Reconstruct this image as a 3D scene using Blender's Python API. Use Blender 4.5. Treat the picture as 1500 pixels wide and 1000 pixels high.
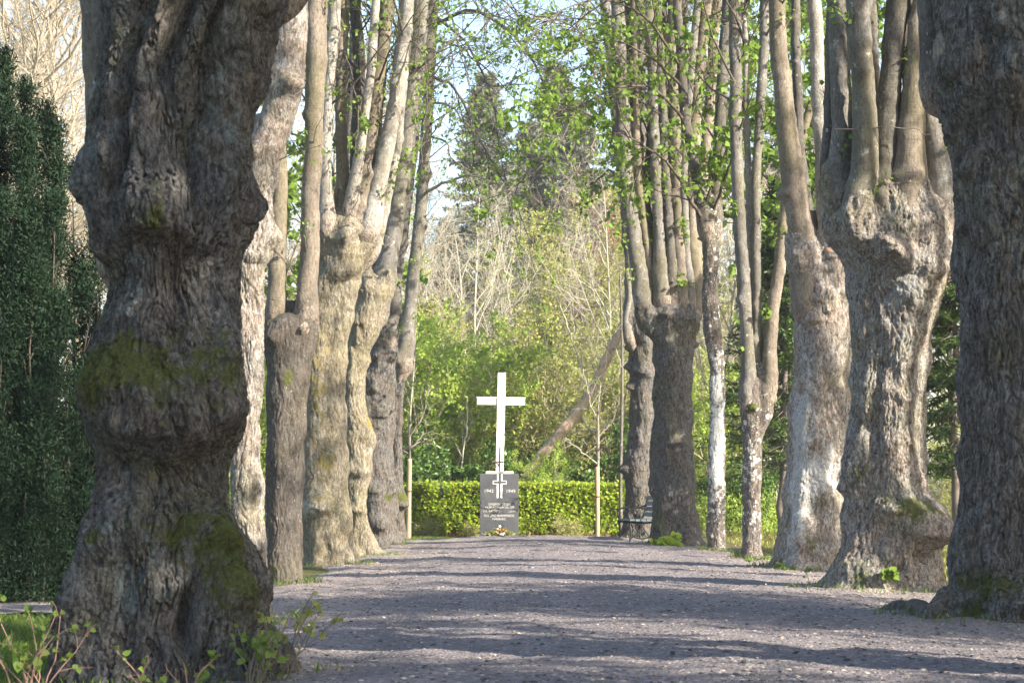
import bpy, math, random
import numpy as np
from math import radians as R, pi, sin, cos

# ------------------------------------------------------------------ scene, camera, light
for o in list(bpy.data.objects):
    bpy.data.objects.remove(o, do_unlink=True)
scene = bpy.context.scene
col = scene.collection

F = 3300.0          # focal length in pixels of the 1500 px wide photograph
HOR = 724.0         # pixel row of the horizon
CAMH = 0.95

cam_d = bpy.data.cameras.new('camera')
cam = bpy.data.objects.new('camera', cam_d)
col.objects.link(cam)
cam.location = (0, 0, CAMH)
cam.rotation_euler = (R(90), 0, 0)
cam_d.sensor_width = 36
cam_d.lens = 36 * F / 1500
cam_d.shift_y = (HOR - 500) / 1500
cam_d.clip_start = 0.1
cam_d.clip_end = 2000
cam_d.dof.use_dof = True
cam_d.dof.focus_distance = 24.0
cam_d.dof.aperture_fstop = 9.0
scene.camera = cam

SUN_AZ = 56          # degrees to the right of straight behind the camera
SUN_EL = 27
sdir = np.array([sin(R(SUN_AZ)) * cos(R(SUN_EL)), -cos(R(SUN_AZ)) * cos(R(SUN_EL)), sin(R(SUN_EL))])
world = bpy.data.worlds.new('World')
scene.world = world
world.use_nodes = True
wn = world.node_tree
for n in list(wn.nodes):
    wn.nodes.remove(n)
sky = wn.nodes.new('ShaderNodeTexSky')
sky.sky_type = 'NISHITA'
sky.sun_disc = False
sky.sun_elevation = R(SUN_EL)
sky.sun_rotation = math.atan2(sdir[0], sdir[1])
sky.air_density = 1.0
sky.dust_density = 1.6
sky.ozone_density = 1.0
bg = wn.nodes.new('ShaderNodeBackground')
bg.inputs['Strength'].default_value = 0.13
wo = wn.nodes.new('ShaderNodeOutputWorld')
wn.links.new(sky.outputs[0], bg.inputs[0])
wn.links.new(bg.outputs[0], wo.inputs[0])
sun_d = bpy.data.lights.new('sun', 'SUN')
sun_d.energy = 5.0
sun_d.angle = R(0.5)
sun_d.color = (1.0, 0.90, 0.76)
sun = bpy.data.objects.new('sun', sun_d)
col.objects.link(sun)
from mathutils import Vector
sun.rotation_euler = Vector(tuple(sdir)).to_track_quat('Z', 'Y').to_euler()
scene.view_settings.view_transform = 'Standard'
scene.view_settings.look = 'None'
scene.view_settings.exposure = 1.6
scene.view_settings.gamma = 1
scene.cycles.max_bounces = 6
scene.cycles.diffuse_bounces = 3
scene.cycles.transparent_max_bounces = 8
scene.cycles.use_adaptive_sampling = True

def px(x, y, Y):
    s = F / Y
    return np.array([(x - 750) / s, Y, CAMH + (HOR - y) / s])

# ------------------------------------------------------------------ numpy noise
_g = np.random.RandomState(5).normal(size=(256, 3))
_g /= np.linalg.norm(_g, axis=1)[:, None]
_g *= 1.5
_p = np.random.RandomState(9).permutation(256)
_p = np.concatenate([_p, _p, _p])

def pn(P, seed=0):
    P = np.asarray(P, float) + seed * 17.31
    i = np.floor(P).astype(np.int64)
    f = P - i
    i &= 255
    u = f * f * f * (f * (f * 6 - 15) + 10)
    def g(a, b, c):
        h = _p[_p[_p[(i[..., 0] + a) & 255] + ((i[..., 1] + b) & 255)] + ((i[..., 2] + c) & 255)]
        G = _g[h]
        return G[..., 0] * (f[..., 0] - a) + G[..., 1] * (f[..., 1] - b) + G[..., 2] * (f[..., 2] - c)
    x0 = g(0, 0, 0); x0 += u[..., 0] * (g(1, 0, 0) - x0)
    x1 = g(0, 1, 0); x1 += u[..., 0] * (g(1, 1, 0) - x1)
    y0 = x0 + u[..., 1] * (x1 - x0)
    x2 = g(0, 0, 1); x2 += u[..., 0] * (g(1, 0, 1) - x2)
    x3 = g(0, 1, 1); x3 += u[..., 0] * (g(1, 1, 1) - x3)
    y1 = x2 + u[..., 1] * (x3 - x2)
    return y0 + u[..., 2] * (y1 - y0)

def fbm(P, oct=4, seed=0, gain=0.5):
    P = np.asarray(P, float)
    a, out = 1.0, 0
    for k in range(oct):
        out = out + a * pn(P * (2 ** k), seed + k)
        a *= gain
    return out

# ------------------------------------------------------------------ mesh helpers
def mesh_obj(name, V, faces, mat, parent=None, loc=None, smooth=True, attrs=None):
    """faces: list of (n,k) int arrays (k = 3 or 4)."""
    V = np.asarray(V, np.float32)
    if parent is not None:
        V = V - np.array(parent.location, np.float32)
    elif loc is not None:
        V = V - np.array(loc, np.float32)
    if not isinstance(faces, (list, tuple)):
        faces = [faces]
    faces = [np.asarray(f, np.int32) for f in faces if len(f)]
    me = bpy.data.meshes.new(name)
    me.vertices.add(len(V))
    me.vertices.foreach_set('co', V.ravel())
    nl = sum(f.size for f in faces)
    nf = sum(len(f) for f in faces)
    me.loops.add(nl)
    me.loops.foreach_set('vertex_index', np.concatenate([f.ravel() for f in faces]))
    me.polygons.add(nf)
    tot = np.concatenate([np.full(len(f), f.shape[1], np.int32) for f in faces])
    st = np.concatenate([[0], np.cumsum(tot)[:-1]]).astype(np.int32)
    me.polygons.foreach_set('loop_start', st)
    me.polygons.foreach_set('loop_total', tot)
    me.polygons.foreach_set('use_smooth', np.full(nf, smooth))
    for k, v in (attrs or {}).items():
        a = me.attributes.new(k, 'FLOAT', 'POINT')
        a.data.foreach_set('value', np.asarray(v, np.float32))
    me.update(calc_edges=True)
    me.validate()
    me.materials.append(mat)
    o = bpy.data.objects.new(name, me)
    col.objects.link(o)
    if parent is not None:
        o.parent = parent
    elif loc is not None:
        o.location = loc
    return o

def thing(name, label, cat, loc, group=None):
    o = bpy.data.objects.new(name, None)
    col.objects.link(o)
    o.empty_display_size = 0.2
    o.location = loc
    o['label'] = label
    o['category'] = cat
    if group:
        o['group'] = group
    return o

def tag(o, label, cat, group=None, kind=None):
    if kind:
        o['kind'] = kind
    if label:
        o['label'] = label
    if cat:
        o['category'] = cat
    if group:
        o['group'] = group
    return o

def dup(root, loc, rotz=0.0, scale=1.0, label=None, group=None):
    r = root.copy()
    col.objects.link(r)
    r.location = loc
    r.rotation_euler = (0, 0, rotz)
    r.scale = (scale, scale, scale) if not hasattr(scale, '__len__') else scale
    if label:
        r['label'] = label
    if group:
        r['group'] = group
    for ch in list(root.children):
        c = ch.copy()
        col.objects.link(c)
        c.parent = r
        for g in list(ch.children):
            d = g.copy()
            col.objects.link(d)
            d.parent = c
    return r

def nrm(v):
    return v / np.maximum(np.linalg.norm(v, axis=-1, keepdims=True), 1e-9)

def tubes(P, rad, sides=4):
    """P (N,K,3), rad (N,K) -> V, quads"""
    N, K, _ = P.shape
    T = np.gradient(P, axis=1)
    T = nrm(T)
    ref = np.zeros((N, 1, 3)); ref[..., 0] = 1
    m = np.abs(T.mean(axis=1))[:, 0] > 0.75
    ref[m] = np.array([0, 1, 0.])
    U = nrm(np.cross(T, np.broadcast_to(ref, T.shape)))
    W = np.cross(T, U)
    a = np.arange(sides) * 2 * pi / sides
    V = P[:, :, None, :] + rad[:, :, None, None] * (np.cos(a)[None, None, :, None] * U[:, :, None, :] + np.sin(a)[None, None, :, None] * W[:, :, None, :])
    idx = np.arange(N * K * sides).reshape(N, K, sides)
    q = np.stack([idx[:, :-1], np.roll(idx, -1, 2)[:, :-1], np.roll(idx, -1, 2)[:, 1:], idx[:, 1:]], -1)
    return V.reshape(-1, 3), q.reshape(-1, 4)

def children(P, Rd, M, rng, t0=0.2, t1=1.0, ang=(35, 65), lenfac=0.5, K=5, wander=0.12, trop=0.05, rfac=0.012, rmin=0.002, decay=0.55, minlen=0.0):
    N, K0, _ = P.shape
    t = t0 + (t1 - t0) * (np.arange(M)[None, :] + rng.rand(N, M)) / M
    x = t * (K0 - 1)
    i = np.clip(x.astype(int), 0, K0 - 2)
    f = (x - i)[..., None]
    n = np.arange(N)[:, None]
    pos = P[n, i] * (1 - f) + P[n, i + 1] * f
    tan = nrm(P[n, i + 1] - P[n, i])
    rr = Rd[n, i] * (1 - f[..., 0]) + Rd[n, i + 1] * f[..., 0]
    L = np.linalg.norm(np.diff(P, axis=1), axis=2).sum(1)[:, None]
    ln = np.maximum(L * lenfac * (1 - decay * t) * (0.6 + 0.8 * rng.rand(N, M)), minlen)
    perp = rng.normal(size=(N, M, 3))
    perp -= (perp * tan).sum(-1, keepdims=True) * tan
    perp = nrm(perp)
    A = np.radians(ang[0] + (ang[1] - ang[0]) * rng.rand(N, M))[..., None]
    d = np.cos(A) * tan + np.sin(A) * perp
    pos = pos.reshape(-1, 3); d = d.reshape(-1, 3); ln = ln.reshape(-1); rr = rr.reshape(-1)
    out = np.zeros((len(pos), K, 3))
    out[:, 0] = pos
    for k in range(1, K):
        d = nrm(d + wander * rng.normal(size=d.shape) + np.array([0, 0, trop]))
        out[:, k] = out[:, k - 1] + d * (ln / (K - 1))[:, None]
    r0 = np.maximum(np.minimum(rr * 0.75, rfac * ln + rmin), rmin)
    rad = r0[:, None] * np.linspace(1, 0.3, K)[None, :]
    return out, np.maximum(rad, rmin * 0.6)

def along(P, n, rng, t0=0.1, t1=1.0):
    """n random points with tangents along the polylines"""
    N, K, _ = P.shape
    j = rng.randint(0, N, n)
    x = (t0 + (t1 - t0) * rng.rand(n)) * (K - 1)
    i = np.clip(x.astype(int), 0, K - 2)
    f = (x - i)[:, None]
    return P[j, i] * (1 - f) + P[j, i + 1] * f, nrm(P[j, i + 1] - P[j, i])

def cluster(P, n, rng, t0=0.2, per=4, sp=0.035):
    m = max(1, n // per)
    pos, tn = along(P, m, rng, t0)
    pos = np.repeat(pos, per, 0) + sp * rng.normal(size=(m * per, 3))
    return pos, np.repeat(tn, per, 0)

def leaves(pos, rng, size, aspect=0.6, tilt=None, dirs=None, droop=0.0, shape='kite'):
    """returns V, quads/tris list, rnd. dirs: preferred leaf axis."""
    n = len(pos)
    size = size * (0.6 + 0.8 * rng.rand(n))
    ax = rng.normal(size=(n, 3)) if dirs is None else dirs + 0.6 * rng.normal(size=(n, 3))
    ax[:, 2] -= droop
    ax = nrm(ax)
    up = rng.normal(size=(n, 3))
    if tilt is not None:
        up = up * (1 - tilt[3]) + np.array(tilt[:3]) * 2 * tilt[3]
    sd = nrm(np.cross(ax, up))
    nn = np.cross(sd, ax)
    s = size[:, None]
    r = rng.rand(n)
    if shape == 'kite':
        V = np.stack([pos, pos + ax * s * 0.45 + sd * s * aspect * 0.5 + nn * s * 0.08, pos + ax * s, pos + ax * s * 0.45 - sd * s * aspect * 0.5 + nn * s * 0.08], 1)
        q = np.arange(n * 4).reshape(n, 4)
        return V.reshape(-1, 3), [q], np.repeat(r, 4)
    pts = [(0.0, 0.0, 0), (-.06, .28, .05), (.22, .5, .08), (.6, .38, .06), (1.0, 0, -.1), (.6, -.38, .06), (.22, -.5, .08), (-.06, -.28, .05)]
    V = np.stack([pos + ax * s * a + sd * s * b * aspect * 1.5 + nn * s * c for a, b, c in pts], 1)
    b0 = np.arange(n)[:, None] * 8
    q = np.concatenate([b0 + np.array([[0, 1, 2, 3]]), b0 + np.array([[0, 3, 4, 5]]), b0 + np.array([[0, 5, 6, 7]])], 0)
    return V.reshape(-1, 3), [q], np.repeat(r, 8)

def merge(parts):
    V, Fq, A, off = [], [], [], 0
    for v, f, *a in parts:
        V.append(v)
        for ff in (f if isinstance(f, list) else [f]):
            Fq.append(ff + off)
        if a:
            A.append(a[0])
        off += len(v)
    return np.concatenate(V), Fq, (np.concatenate(A) if A else None)

# ------------------------------------------------------------------ materials
class NT:
    def __init__(self, name):
        self.m = bpy.data.materials.new(name)
        self.m.use_nodes = True
        self.t = self.m.node_tree
        for n in list(self.t.nodes):
            self.t.nodes.remove(n)
    def n(self, typ, **kw):
        nd = self.t.nodes.new(typ)
        for k, v in kw.items():
            setattr(nd, k, v)
        return nd
    def l(self, a, b):
        self.t.links.new(a, b)
    def val(self, sock, v):
        if hasattr(v, 'is_output') or hasattr(v, 'links') and not isinstance(v, (int, float, tuple)):
            self.l(v, sock)
        else:
            sock.default_value = v
    def coord(self, scale=(1, 1, 1), out='Object', offset=(0, 0, 0)):
        tc = self.n('ShaderNodeTexCoord')
        mp = self.n('ShaderNodeMapping')
        mp.inputs['Scale'].default_value = scale
        mp.inputs['Location'].default_value = offset
        self.l(tc.outputs[out], mp.inputs['Vector'])
        return mp.outputs[0]
    def noise(self, vec, scale, detail=4, rough=0.55, dist=0.0):
        n = self.n('ShaderNodeTexNoise')
        n.inputs['Scale'].default_value = scale
        n.inputs['Detail'].default_value = detail
        n.inputs['Roughness'].default_value = rough
        n.inputs['Distortion'].default_value = dist
        self.l(vec, n.inputs['Vector'])
        return n.outputs[0]
    def voro(self, vec, scale, feature='F1', out='Distance', rand=1.0):
        n = self.n('ShaderNodeTexVoronoi', feature=feature)
        n.inputs['Scale'].default_value = scale
        n.inputs['Randomness'].default_value = rand
        self.l(vec, n.inputs['Vector'])
        return n.outputs[out]
    def ramp(self, f, a, b, lo=0.0, hi=1.0):
        n = self.n('ShaderNodeMapRange')
        n.interpolation_type = 'SMOOTHSTEP'
        self.l(f, n.inputs[0])
        n.inputs[1].default_value = a
        n.inputs[2].default_value = b
        n.inputs[3].default_value = lo
        n.inputs[4].default_value = hi
        return n.outputs[0]
    def math(self, op, a, b=0.0):
        n = self.n('ShaderNodeMath', operation=op)
        self.val(n.inputs[0], a)
        self.val(n.inputs[1], b)
        return n.outputs[0]
    def mix(self, f, a, b, mode='MIX'):
        n = self.n('ShaderNodeMix', data_type='RGBA', blend_type=mode)
        self.val(n.inputs[0], f)
        for s, v in ((n.inputs[6], a), (n.inputs[7], b)):
            if isinstance(v, tuple):
                s.default_value = (*v, 1)
            else:
                self.l(v, s)
        return n.outputs[2]
    def attr(self, name):
        n = self.n('ShaderNodeAttribute', attribute_name=name)
        return n.outputs['Fac']
    def upz(self):
        g = self.n('ShaderNodeNewGeometry')
        s = self.n('ShaderNodeSeparateXYZ')
        self.l(g.outputs['Normal'], s.inputs[0])
        return s.outputs[2]
    def bump(self, h, strength, dist, prev=None):
        b = self.n('ShaderNodeBump')
        b.inputs['Strength'].default_value = strength
        b.inputs['Distance'].default_value = dist
        self.l(h, b.inputs['Height'])
        if prev is not None:
            self.l(prev, b.inputs['Normal'])
        return b.outputs[0]
    def out(self, colr, rough=0.9, normal=None, spec=0.25, metallic=0.0):
        p = self.n('ShaderNodeBsdfPrincipled')
        self.val(p.inputs['Base Color'], (*colr, 1) if isinstance(colr, tuple) else colr)
        self.val(p.inputs['Roughness'], rough)
        p.inputs['Specular IOR Level'].default_value = spec
        p.inputs['Metallic'].default_value = metallic
        if normal is not None:
            self.l(normal, p.inputs['Normal'])
        o = self.n('ShaderNodeOutputMaterial')
        self.l(p.outputs[0], o.inputs[0])
        return self.m

def warped(t, c, scale, amt, stretch):
    n = t.n('ShaderNodeTexNoise'); n.inputs['Scale'].default_value = scale; n.inputs['Detail'].default_value = 3
    t.l(c, n.inputs['Vector'])
    m1 = t.n('ShaderNodeVectorMath', operation='SUBTRACT'); t.l(n.outputs['Color'], m1.inputs[0]); m1.inputs[1].default_value = (0.5, 0.5, 0.5)
    m2 = t.n('ShaderNodeVectorMath', operation='SCALE'); t.l(m1.outputs[0], m2.inputs[0]); m2.inputs['Scale'].default_value = amt
    m3 = t.n('ShaderNodeVectorMath', operation='ADD'); t.l(c, m3.inputs[0]); t.l(m2.outputs[0], m3.inputs[1])
    m4 = t.n('ShaderNodeVectorMath', operation='MULTIPLY'); t.l(m3.outputs[0], m4.inputs[0]); m4.inputs[1].default_value = (1, 1, stretch)
    return m4.outputs[0]

def spotty(t, c, scale, pres, lo=0.10, hi=0.36):
    """irregular pale blotches of varied size"""
    w = warped(t, c, 22, 0.05, 0.8)
    v = t.n('ShaderNodeTexVoronoi'); v.inputs['Scale'].default_value = scale
    t.l(w, v.inputs['Vector'])
    sep = t.n('ShaderNodeSeparateColor'); t.l(v.outputs['Color'], sep.inputs[0])
    rad = t.math('ADD', lo, t.math('MULTIPLY', t.math('POWER', sep.outputs[0], 2.5), hi))
    d = t.math('SUBTRACT', rad, t.math('ADD', v.outputs['Distance'], t.math('MULTIPLY', t.math('SUBTRACT', t.noise(c, 70, 4), 0.5), 0.22)))
    return t.math('MULTIPLY', t.ramp(d, -0.01, 0.04), pres)

def bark_mat(name, base, warm, crack, lichen=(0.42, 0.46, 0.42), lich=0.5, spots=0.0, spot_col=(0.62, 0.62, 0.58), moss=(0.05, 0.068, 0.010), mossup=0.35, plate=1.0, off=0.0, bump=1.0, stretch=0.36, lmix=0.62):
    """lich 0..1 coverage of lichen blotches; spots 0..1 coverage of pale spots."""
    t = NT(name)
    c = t.coord(offset=(off, off * 2, off * 3))
    cs = warped(t, c, 7, 0.09, stretch)
    big = t.noise(c, 2.6, 5, 0.6)
    fine = t.noise(cs, 32, 7, 0.7, 0.3)
    vp = t.n('ShaderNodeTexVoronoi', feature='F1'); vp.inputs['Scale'].default_value = 30 * plate; t.l(cs, vp.inputs['Vector'])
    sep = t.n('ShaderNodeSeparateColor'); t.l(vp.outputs['Color'], sep.inputs[0])
    plates = t.voro(cs, 30 * plate, 'DISTANCE_TO_EDGE')
    vc = t.noise(c, 9, 5, 0.6)
    colr = t.mix(t.ramp(big, 0.38, 0.64), base, warm)
    gl = sum(base) / 3
    colr = t.mix(t.ramp(t.noise(c, 1.7, 6, 0.65), 0.46, 0.66, 0, 0.55), colr, (gl * 0.92, gl * 0.90, gl * 0.50))
    hi = tuple(min(1, x * 1.45) for x in base)
    colr = t.mix(t.math('MULTIPLY', t.ramp(sep.outputs[0], 0.3, 1.0), 0.5), colr, hi)
    colr = t.mix(t.ramp(fine, 0.37, 0.57, 0.85, 0.0), colr, crack)
    rg = t.n('ShaderNodeTexNoise'); rg.noise_type = 'RIDGED_MULTIFRACTAL'; rg.inputs['Scale'].default_value = 9 * plate; rg.inputs['Detail'].default_value = 6
    rg.inputs['Roughness'].default_value = 0.6
    t.l(cs, rg.inputs['Vector'])
    rid = t.ramp(rg.outputs[0], 0.45, 0.8, 1.0, 0.0)
    colr = t.mix(t.ramp(rid, 0.0, 0.7, 0.85, 0.0), colr, crack)
    colr = t.mix(t.ramp(plates, 0.0, 0.06, 0.28, 0.0), colr, crack)
    lf = t.math('ADD', t.noise(c, 7.5, 8, 0.72), t.math('MULTIPLY', t.attr('pale'), 0.30))
    lo = 0.74 - 0.30 * lich
    colr = t.mix(t.ramp(lf, lo, lo + 0.13, 0, lmix), colr, lichen)
    if spots > 0:
        pres = t.ramp(t.math('ADD', t.noise(c, 3.2, 4, 0.6), t.math('MULTIPLY', t.attr('pale'), 0.4)), 0.74 - 0.35 * spots, 0.86 - 0.35 * spots)
        colr = t.mix(t.math('MULTIPLY', spotty(t, c, 13, pres), 0.85), colr, spot_col)
        colr = t.mix(t.math('MULTIPLY', spotty(t, c, 38, pres, 0.02, 0.42), 0.75), colr, spot_col)
    fl_ = t.ramp(t.noise(c, 2.4, 4), 0.42, 0.62)
    colr = t.mix(t.math('MULTIPLY', spotty(t, c, 46, fl_, -0.10, 0.50), 0.6), colr, lichen)
    mf = t.math('ADD', t.attr('moss'), t.math('MULTIPLY', t.math('SUBTRACT', t.math('ADD', t.math('MULTIPLY', vc, 0.6), t.math('MULTIPLY', t.noise(c, 3.3, 6, 0.65), 0.5)), 0.55), 2.4))
    mf = t.math('ADD', mf, t.math('MULTIPLY', t.math('MAXIMUM', t.upz(), 0.0), mossup))
    mf = t.math('ADD', mf, t.math('MULTIPLY', t.math('SUBTRACT', t.noise(c, 38, 4, 0.7), 0.5), 0.7))
    mcol = t.mix(t.noise(c, 35, 4), moss, (moss[0] * 2.2, moss[1] * 1.9, moss[2] * 1.6))
    colr = t.mix(t.math('MULTIPLY', t.ramp(mf, 0.36, 0.72), 0.85), colr, mcol)
    colr = t.mix(t.ramp(t.noise(cs, 75, 5, 0.75), 0.38, 0.58, 0.6, 0.0), colr, crack)
    nb = t.bump(rid, 0.8 * bump, 0.05)
    nb = t.bump(fine, 0.7 * bump, 0.03, nb)
    nb = t.bump(t.ramp(plates, 0.0, 0.12), 0.35 * bump, 0.015, nb)
    nb = t.bump(t.noise(c, 55, 6, 0.75), 0.6 * bump, 0.016, nb)
    return t.out(colr, 0.95, nb, 0.1)

def stem_mat(name, base, dark, spots=0.5, moss_tint=(0.13, 0.12, 0.05), tint=0.4, off=0.0):
    t = NT(name)
    c = t.coord(offset=(off, off * 2, off))
    cs = warped(t, c, 6, 0.06, 0.4)
    ch = t.coord(scale=(0.6, 0.6, 4.0), offset=(off, off, off))
    colr = t.mix(t.ramp(t.noise(cs, 5, 6, 0.65), 0.38, 0.60), base, dark)
    colr = t.mix(t.ramp(t.noise(cs, 2.2, 4), 0.45, 0.62, 0, tint), colr, moss_tint)
    colr = t.mix(t.ramp(t.noise(ch, 9, 5, 0.7), 0.56, 0.68, 0, 0.55), colr, dark)
    colr = t.mix(t.ramp(t.noise(cs, 50, 6, 0.75), 0.38, 0.56, 0.65, 0), colr, (dark[0] * .45, dark[1] * .45, dark[2] * .45))
    # pale crustose lichen in irregular blotches
    lf = t.noise(c, 9, 8, 0.75)
    colr = t.mix(t.ramp(lf, 0.66 - 0.16 * spots, 0.74 - 0.16 * spots, 0, 0.65), colr, (0.40, 0.41, 0.37))
    pres = t.ramp(t.noise(c, 4, 4), 0.66 - 0.3 * spots, 0.78 - 0.3 * spots)
    colr = t.mix(t.math('MULTIPLY', spotty(t, c, 26, pres, 0.02, 0.4), 0.7), colr, (0.52, 0.53, 0.49))
    # rough old bark where the stem leaves the head
    vp = t.voro(cs, 30, 'DISTANCE_TO_EDGE')
    old = t.mix(t.ramp(t.noise(cs, 30, 6, 0.7), 0.34, 0.56), (0.09, 0.076, 0.064), (0.30, 0.25, 0.205))
    old = t.mix(t.ramp(vp, 0.0, 0.07, 0.6, 0), old, (0.05, 0.042, 0.036))
    lw = t.ramp(t.math('ADD', t.attr('low'), t.math('MULTIPLY', t.math('SUBTRACT', t.noise(cs, 8, 4), 0.5), 0.8)), 0.3, 0.7)
    colr = t.mix(lw, colr, old)
    nb = t.bump(t.noise(cs, 45, 6, 0.75), 0.7, 0.014)
    nb = t.bump(t.noise(ch, 14, 4), 0.4, 0.012, nb)
    nb = t.bump(t.math('MULTIPLY', t.ramp(vp, 0.0, 0.1), lw), 0.6, 0.02, nb)
    return t.out(colr, 0.9, nb, 0.12)

def twig_mat(name, a, b):
    t = NT(name)
    c = t.coord()
    colr = t.mix(t.noise(c, 1.3, 3), a, b)
    return t.out(colr, 0.85, None, 0.2)

def leaf_mat(name, a, b, c3, trans=0.35, rough=0.55, dead=None):
    t = NT(name)
    r = t.attr('rnd')
    big = t.noise(t.coord(), 1.1, 3)
    colr = t.mix(t.ramp(r, 0.0, 0.75), a, b)
    colr = t.mix(t.ramp(big, 0.4, 0.65, 0, 0.7), colr, c3)
    if dead:
        colr = t.mix(t.ramp(r, 0.93, 0.95), colr, dead)
    p = t.n('ShaderNodeBsdfPrincipled')
    t.l(colr, p.inputs['Base Color'])
    p.inputs['Roughness'].default_value = rough
    p.inputs['Specular IOR Level'].default_value = 0.3
    tr = t.n('ShaderNodeBsdfTranslucent')
    t.l(colr, tr.inputs[0])
    mx = t.n('ShaderNodeMixShader')
    mx.inputs[0].default_value = trans
    t.l(p.outputs[0], mx.inputs[1])
    t.l(tr.outputs[0], mx.inputs[2])
    o = t.n('ShaderNodeOutputMaterial')
    t.l(mx.outputs[0], o.inputs[0])
    return t.m

M = {}
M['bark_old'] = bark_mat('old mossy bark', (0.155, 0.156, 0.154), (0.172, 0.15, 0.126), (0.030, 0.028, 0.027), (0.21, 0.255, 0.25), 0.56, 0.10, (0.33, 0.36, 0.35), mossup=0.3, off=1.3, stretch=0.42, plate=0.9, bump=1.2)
M['bark_grey'] = bark_mat('grey flaky bark', (0.36, 0.34, 0.31), (0.34, 0.275, 0.225), (0.075, 0.064, 0.056), (0.42, 0.45, 0.44), 0.5, 0.15, mossup=0.25, plate=1.2, off=3.1)
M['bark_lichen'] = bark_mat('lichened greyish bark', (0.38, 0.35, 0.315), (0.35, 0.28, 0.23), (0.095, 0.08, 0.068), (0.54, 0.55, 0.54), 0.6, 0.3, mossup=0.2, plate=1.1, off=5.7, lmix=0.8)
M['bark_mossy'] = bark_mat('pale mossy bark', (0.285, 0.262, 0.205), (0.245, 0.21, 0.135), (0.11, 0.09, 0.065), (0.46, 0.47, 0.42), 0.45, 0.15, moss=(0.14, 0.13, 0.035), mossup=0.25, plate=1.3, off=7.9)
M['bark_dark'] = bark_mat('dark ridged bark', (0.165, 0.158, 0.15), (0.158, 0.132, 0.108), (0.042, 0.038, 0.035), (0.30, 0.335, 0.33), 0.48, 0.12, mossup=0.3, plate=1.2, off=9.2)
M['bark_furrow'] = bark_mat('grey furrowed bark', (0.225, 0.22, 0.21), (0.215, 0.185, 0.155), (0.05, 0.045, 0.04), (0.36, 0.39, 0.38), 0.52, 0.12, mossup=0.3, plate=1.0, off=19.2, stretch=0.22, bump=1.2)
M['bark_spotted'] = bark_mat('white spotted bark', (0.17, 0.155, 0.14), (0.19, 0.155, 0.13), (0.06, 0.05, 0.045), (0.74, 0.74, 0.70), 0.58, 0.85, (0.75, 0.75, 0.71), mossup=0.2, plate=2.0, off=11.4, bump=0.6, lmix=0.92)
M['bark_smooth'] = bark_mat('grey smooth bark', (0.125, 0.116, 0.105), (0.125, 0.103, 0.083), (0.07, 0.06, 0.05), (0.40, 0.42, 0.40), 0.32, 0.45, (0.5, 0.51, 0.48), mossup=0.2, plate=2.2, off=13.8, bump=0.6)
M['stem_pale'] = stem_mat('pale lichened stem', (0.36, 0.34, 0.30), (0.24, 0.22, 0.19), 0.7, off=1.0, tint=0.25)
M['stem_brown'] = stem_mat('brown smooth stem', (0.27, 0.23, 0.185), (0.175, 0.148, 0.118), 0.3, off=4.0, tint=0.5)
M['stem_grey'] = stem_mat('grey smooth stem', (0.22, 0.21, 0.19), (0.135, 0.125, 0.11), 0.45, off=7.0, tint=0.4)
M['stem_dark'] = stem_mat('dark smooth stem', (0.15, 0.14, 0.125), (0.095, 0.086, 0.078), 0.35, off=9.0, tint=0.25)
M['twig_dark'] = twig_mat('dark twig', (0.07, 0.06, 0.05), (0.12, 0.10, 0.08))
M['twig_tan'] = twig_mat('tan twig', (0.36, 0.315, 0.235), (0.27, 0.235, 0.175))
M['twig_pink'] = twig_mat('reddish twig', (0.34, 0.20, 0.16), (0.26, 0.17, 0.13))
M['twig_pale'] = twig_mat('pale twig', (0.42, 0.395, 0.32), (0.32, 0.30, 0.23))
M['twig_grey'] = twig_mat('grey twig', (0.20, 0.17, 0.15), (0.14, 0.12, 0.10))
M['leaf_new'] = leaf_mat('new linden leaf', (0.13, 0.22, 0.03), (0.20, 0.30, 0.05), (0.16, 0.26, 0.03), 0.45)
M['leaf_shrub'] = leaf_mat('spring shrub leaf', (0.20, 0.33, 0.04), (0.34, 0.46, 0.075), (0.38, 0.46, 0.085), 0.45)
M['leaf_olive'] = leaf_mat('olive bud leaf', (0.28, 0.31, 0.07), (0.40, 0.40, 0.12), (0.30, 0.36, 0.08), 0.45)
M['leaf_dark'] = leaf_mat('dark glossy leaf', (0.05, 0.11, 0.02), (0.09, 0.17, 0.03), (0.08, 0.15, 0.03), 0.2, 0.4)
M['leaf_hedge'] = leaf_mat('lime hedge leaf', (0.25, 0.36, 0.035), (0.40, 0.50, 0.06), (0.32, 0.43, 0.045), 0.45, dead=(0.22, 0.12, 0.05))
M['leaf_red'] = leaf_mat('reddish bud leaf', (0.28, 0.12, 0.08), (0.33, 0.19, 0.11), (0.30, 0.20, 0.12), 0.3)
M['leaf_brown'] = leaf_mat('dry brown leaf', (0.16, 0.085, 0.035), (0.25, 0.15, 0.07), (0.2, 0.11, 0.05), 0.1)
M['leaf_yew'] = leaf_mat('yew needle', (0.008, 0.026, 0.012), (0.017, 0.044, 0.017), (0.012, 0.034, 0.014), 0.12, 0.7)
M['leaf_thuja'] = leaf_mat('thuja spray', (0.03, 0.065, 0.012), (0.07, 0.12, 0.02), (0.05, 0.09, 0.015), 0.15, 0.5)
M['leaf_spruce'] = leaf_mat('spruce needle', (0.17, 0.195, 0.15), (0.27, 0.285, 0.22), (0.21, 0.235, 0.175), 0.3, 0.6)  # needle colour paled to stand in for haze over the distant spruces
M['grass'] = leaf_mat('grass blade', (0.07, 0.13, 0.02), (0.13, 0.19, 0.035), (0.10, 0.16, 0.03), 0.3)
M['grass_yellow'] = leaf_mat('yellow green lawn blade', (0.17, 0.19, 0.04), (0.26, 0.25, 0.08), (0.22, 0.22, 0.06), 0.3)  # yellower, paler blades than the grass mix above

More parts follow.
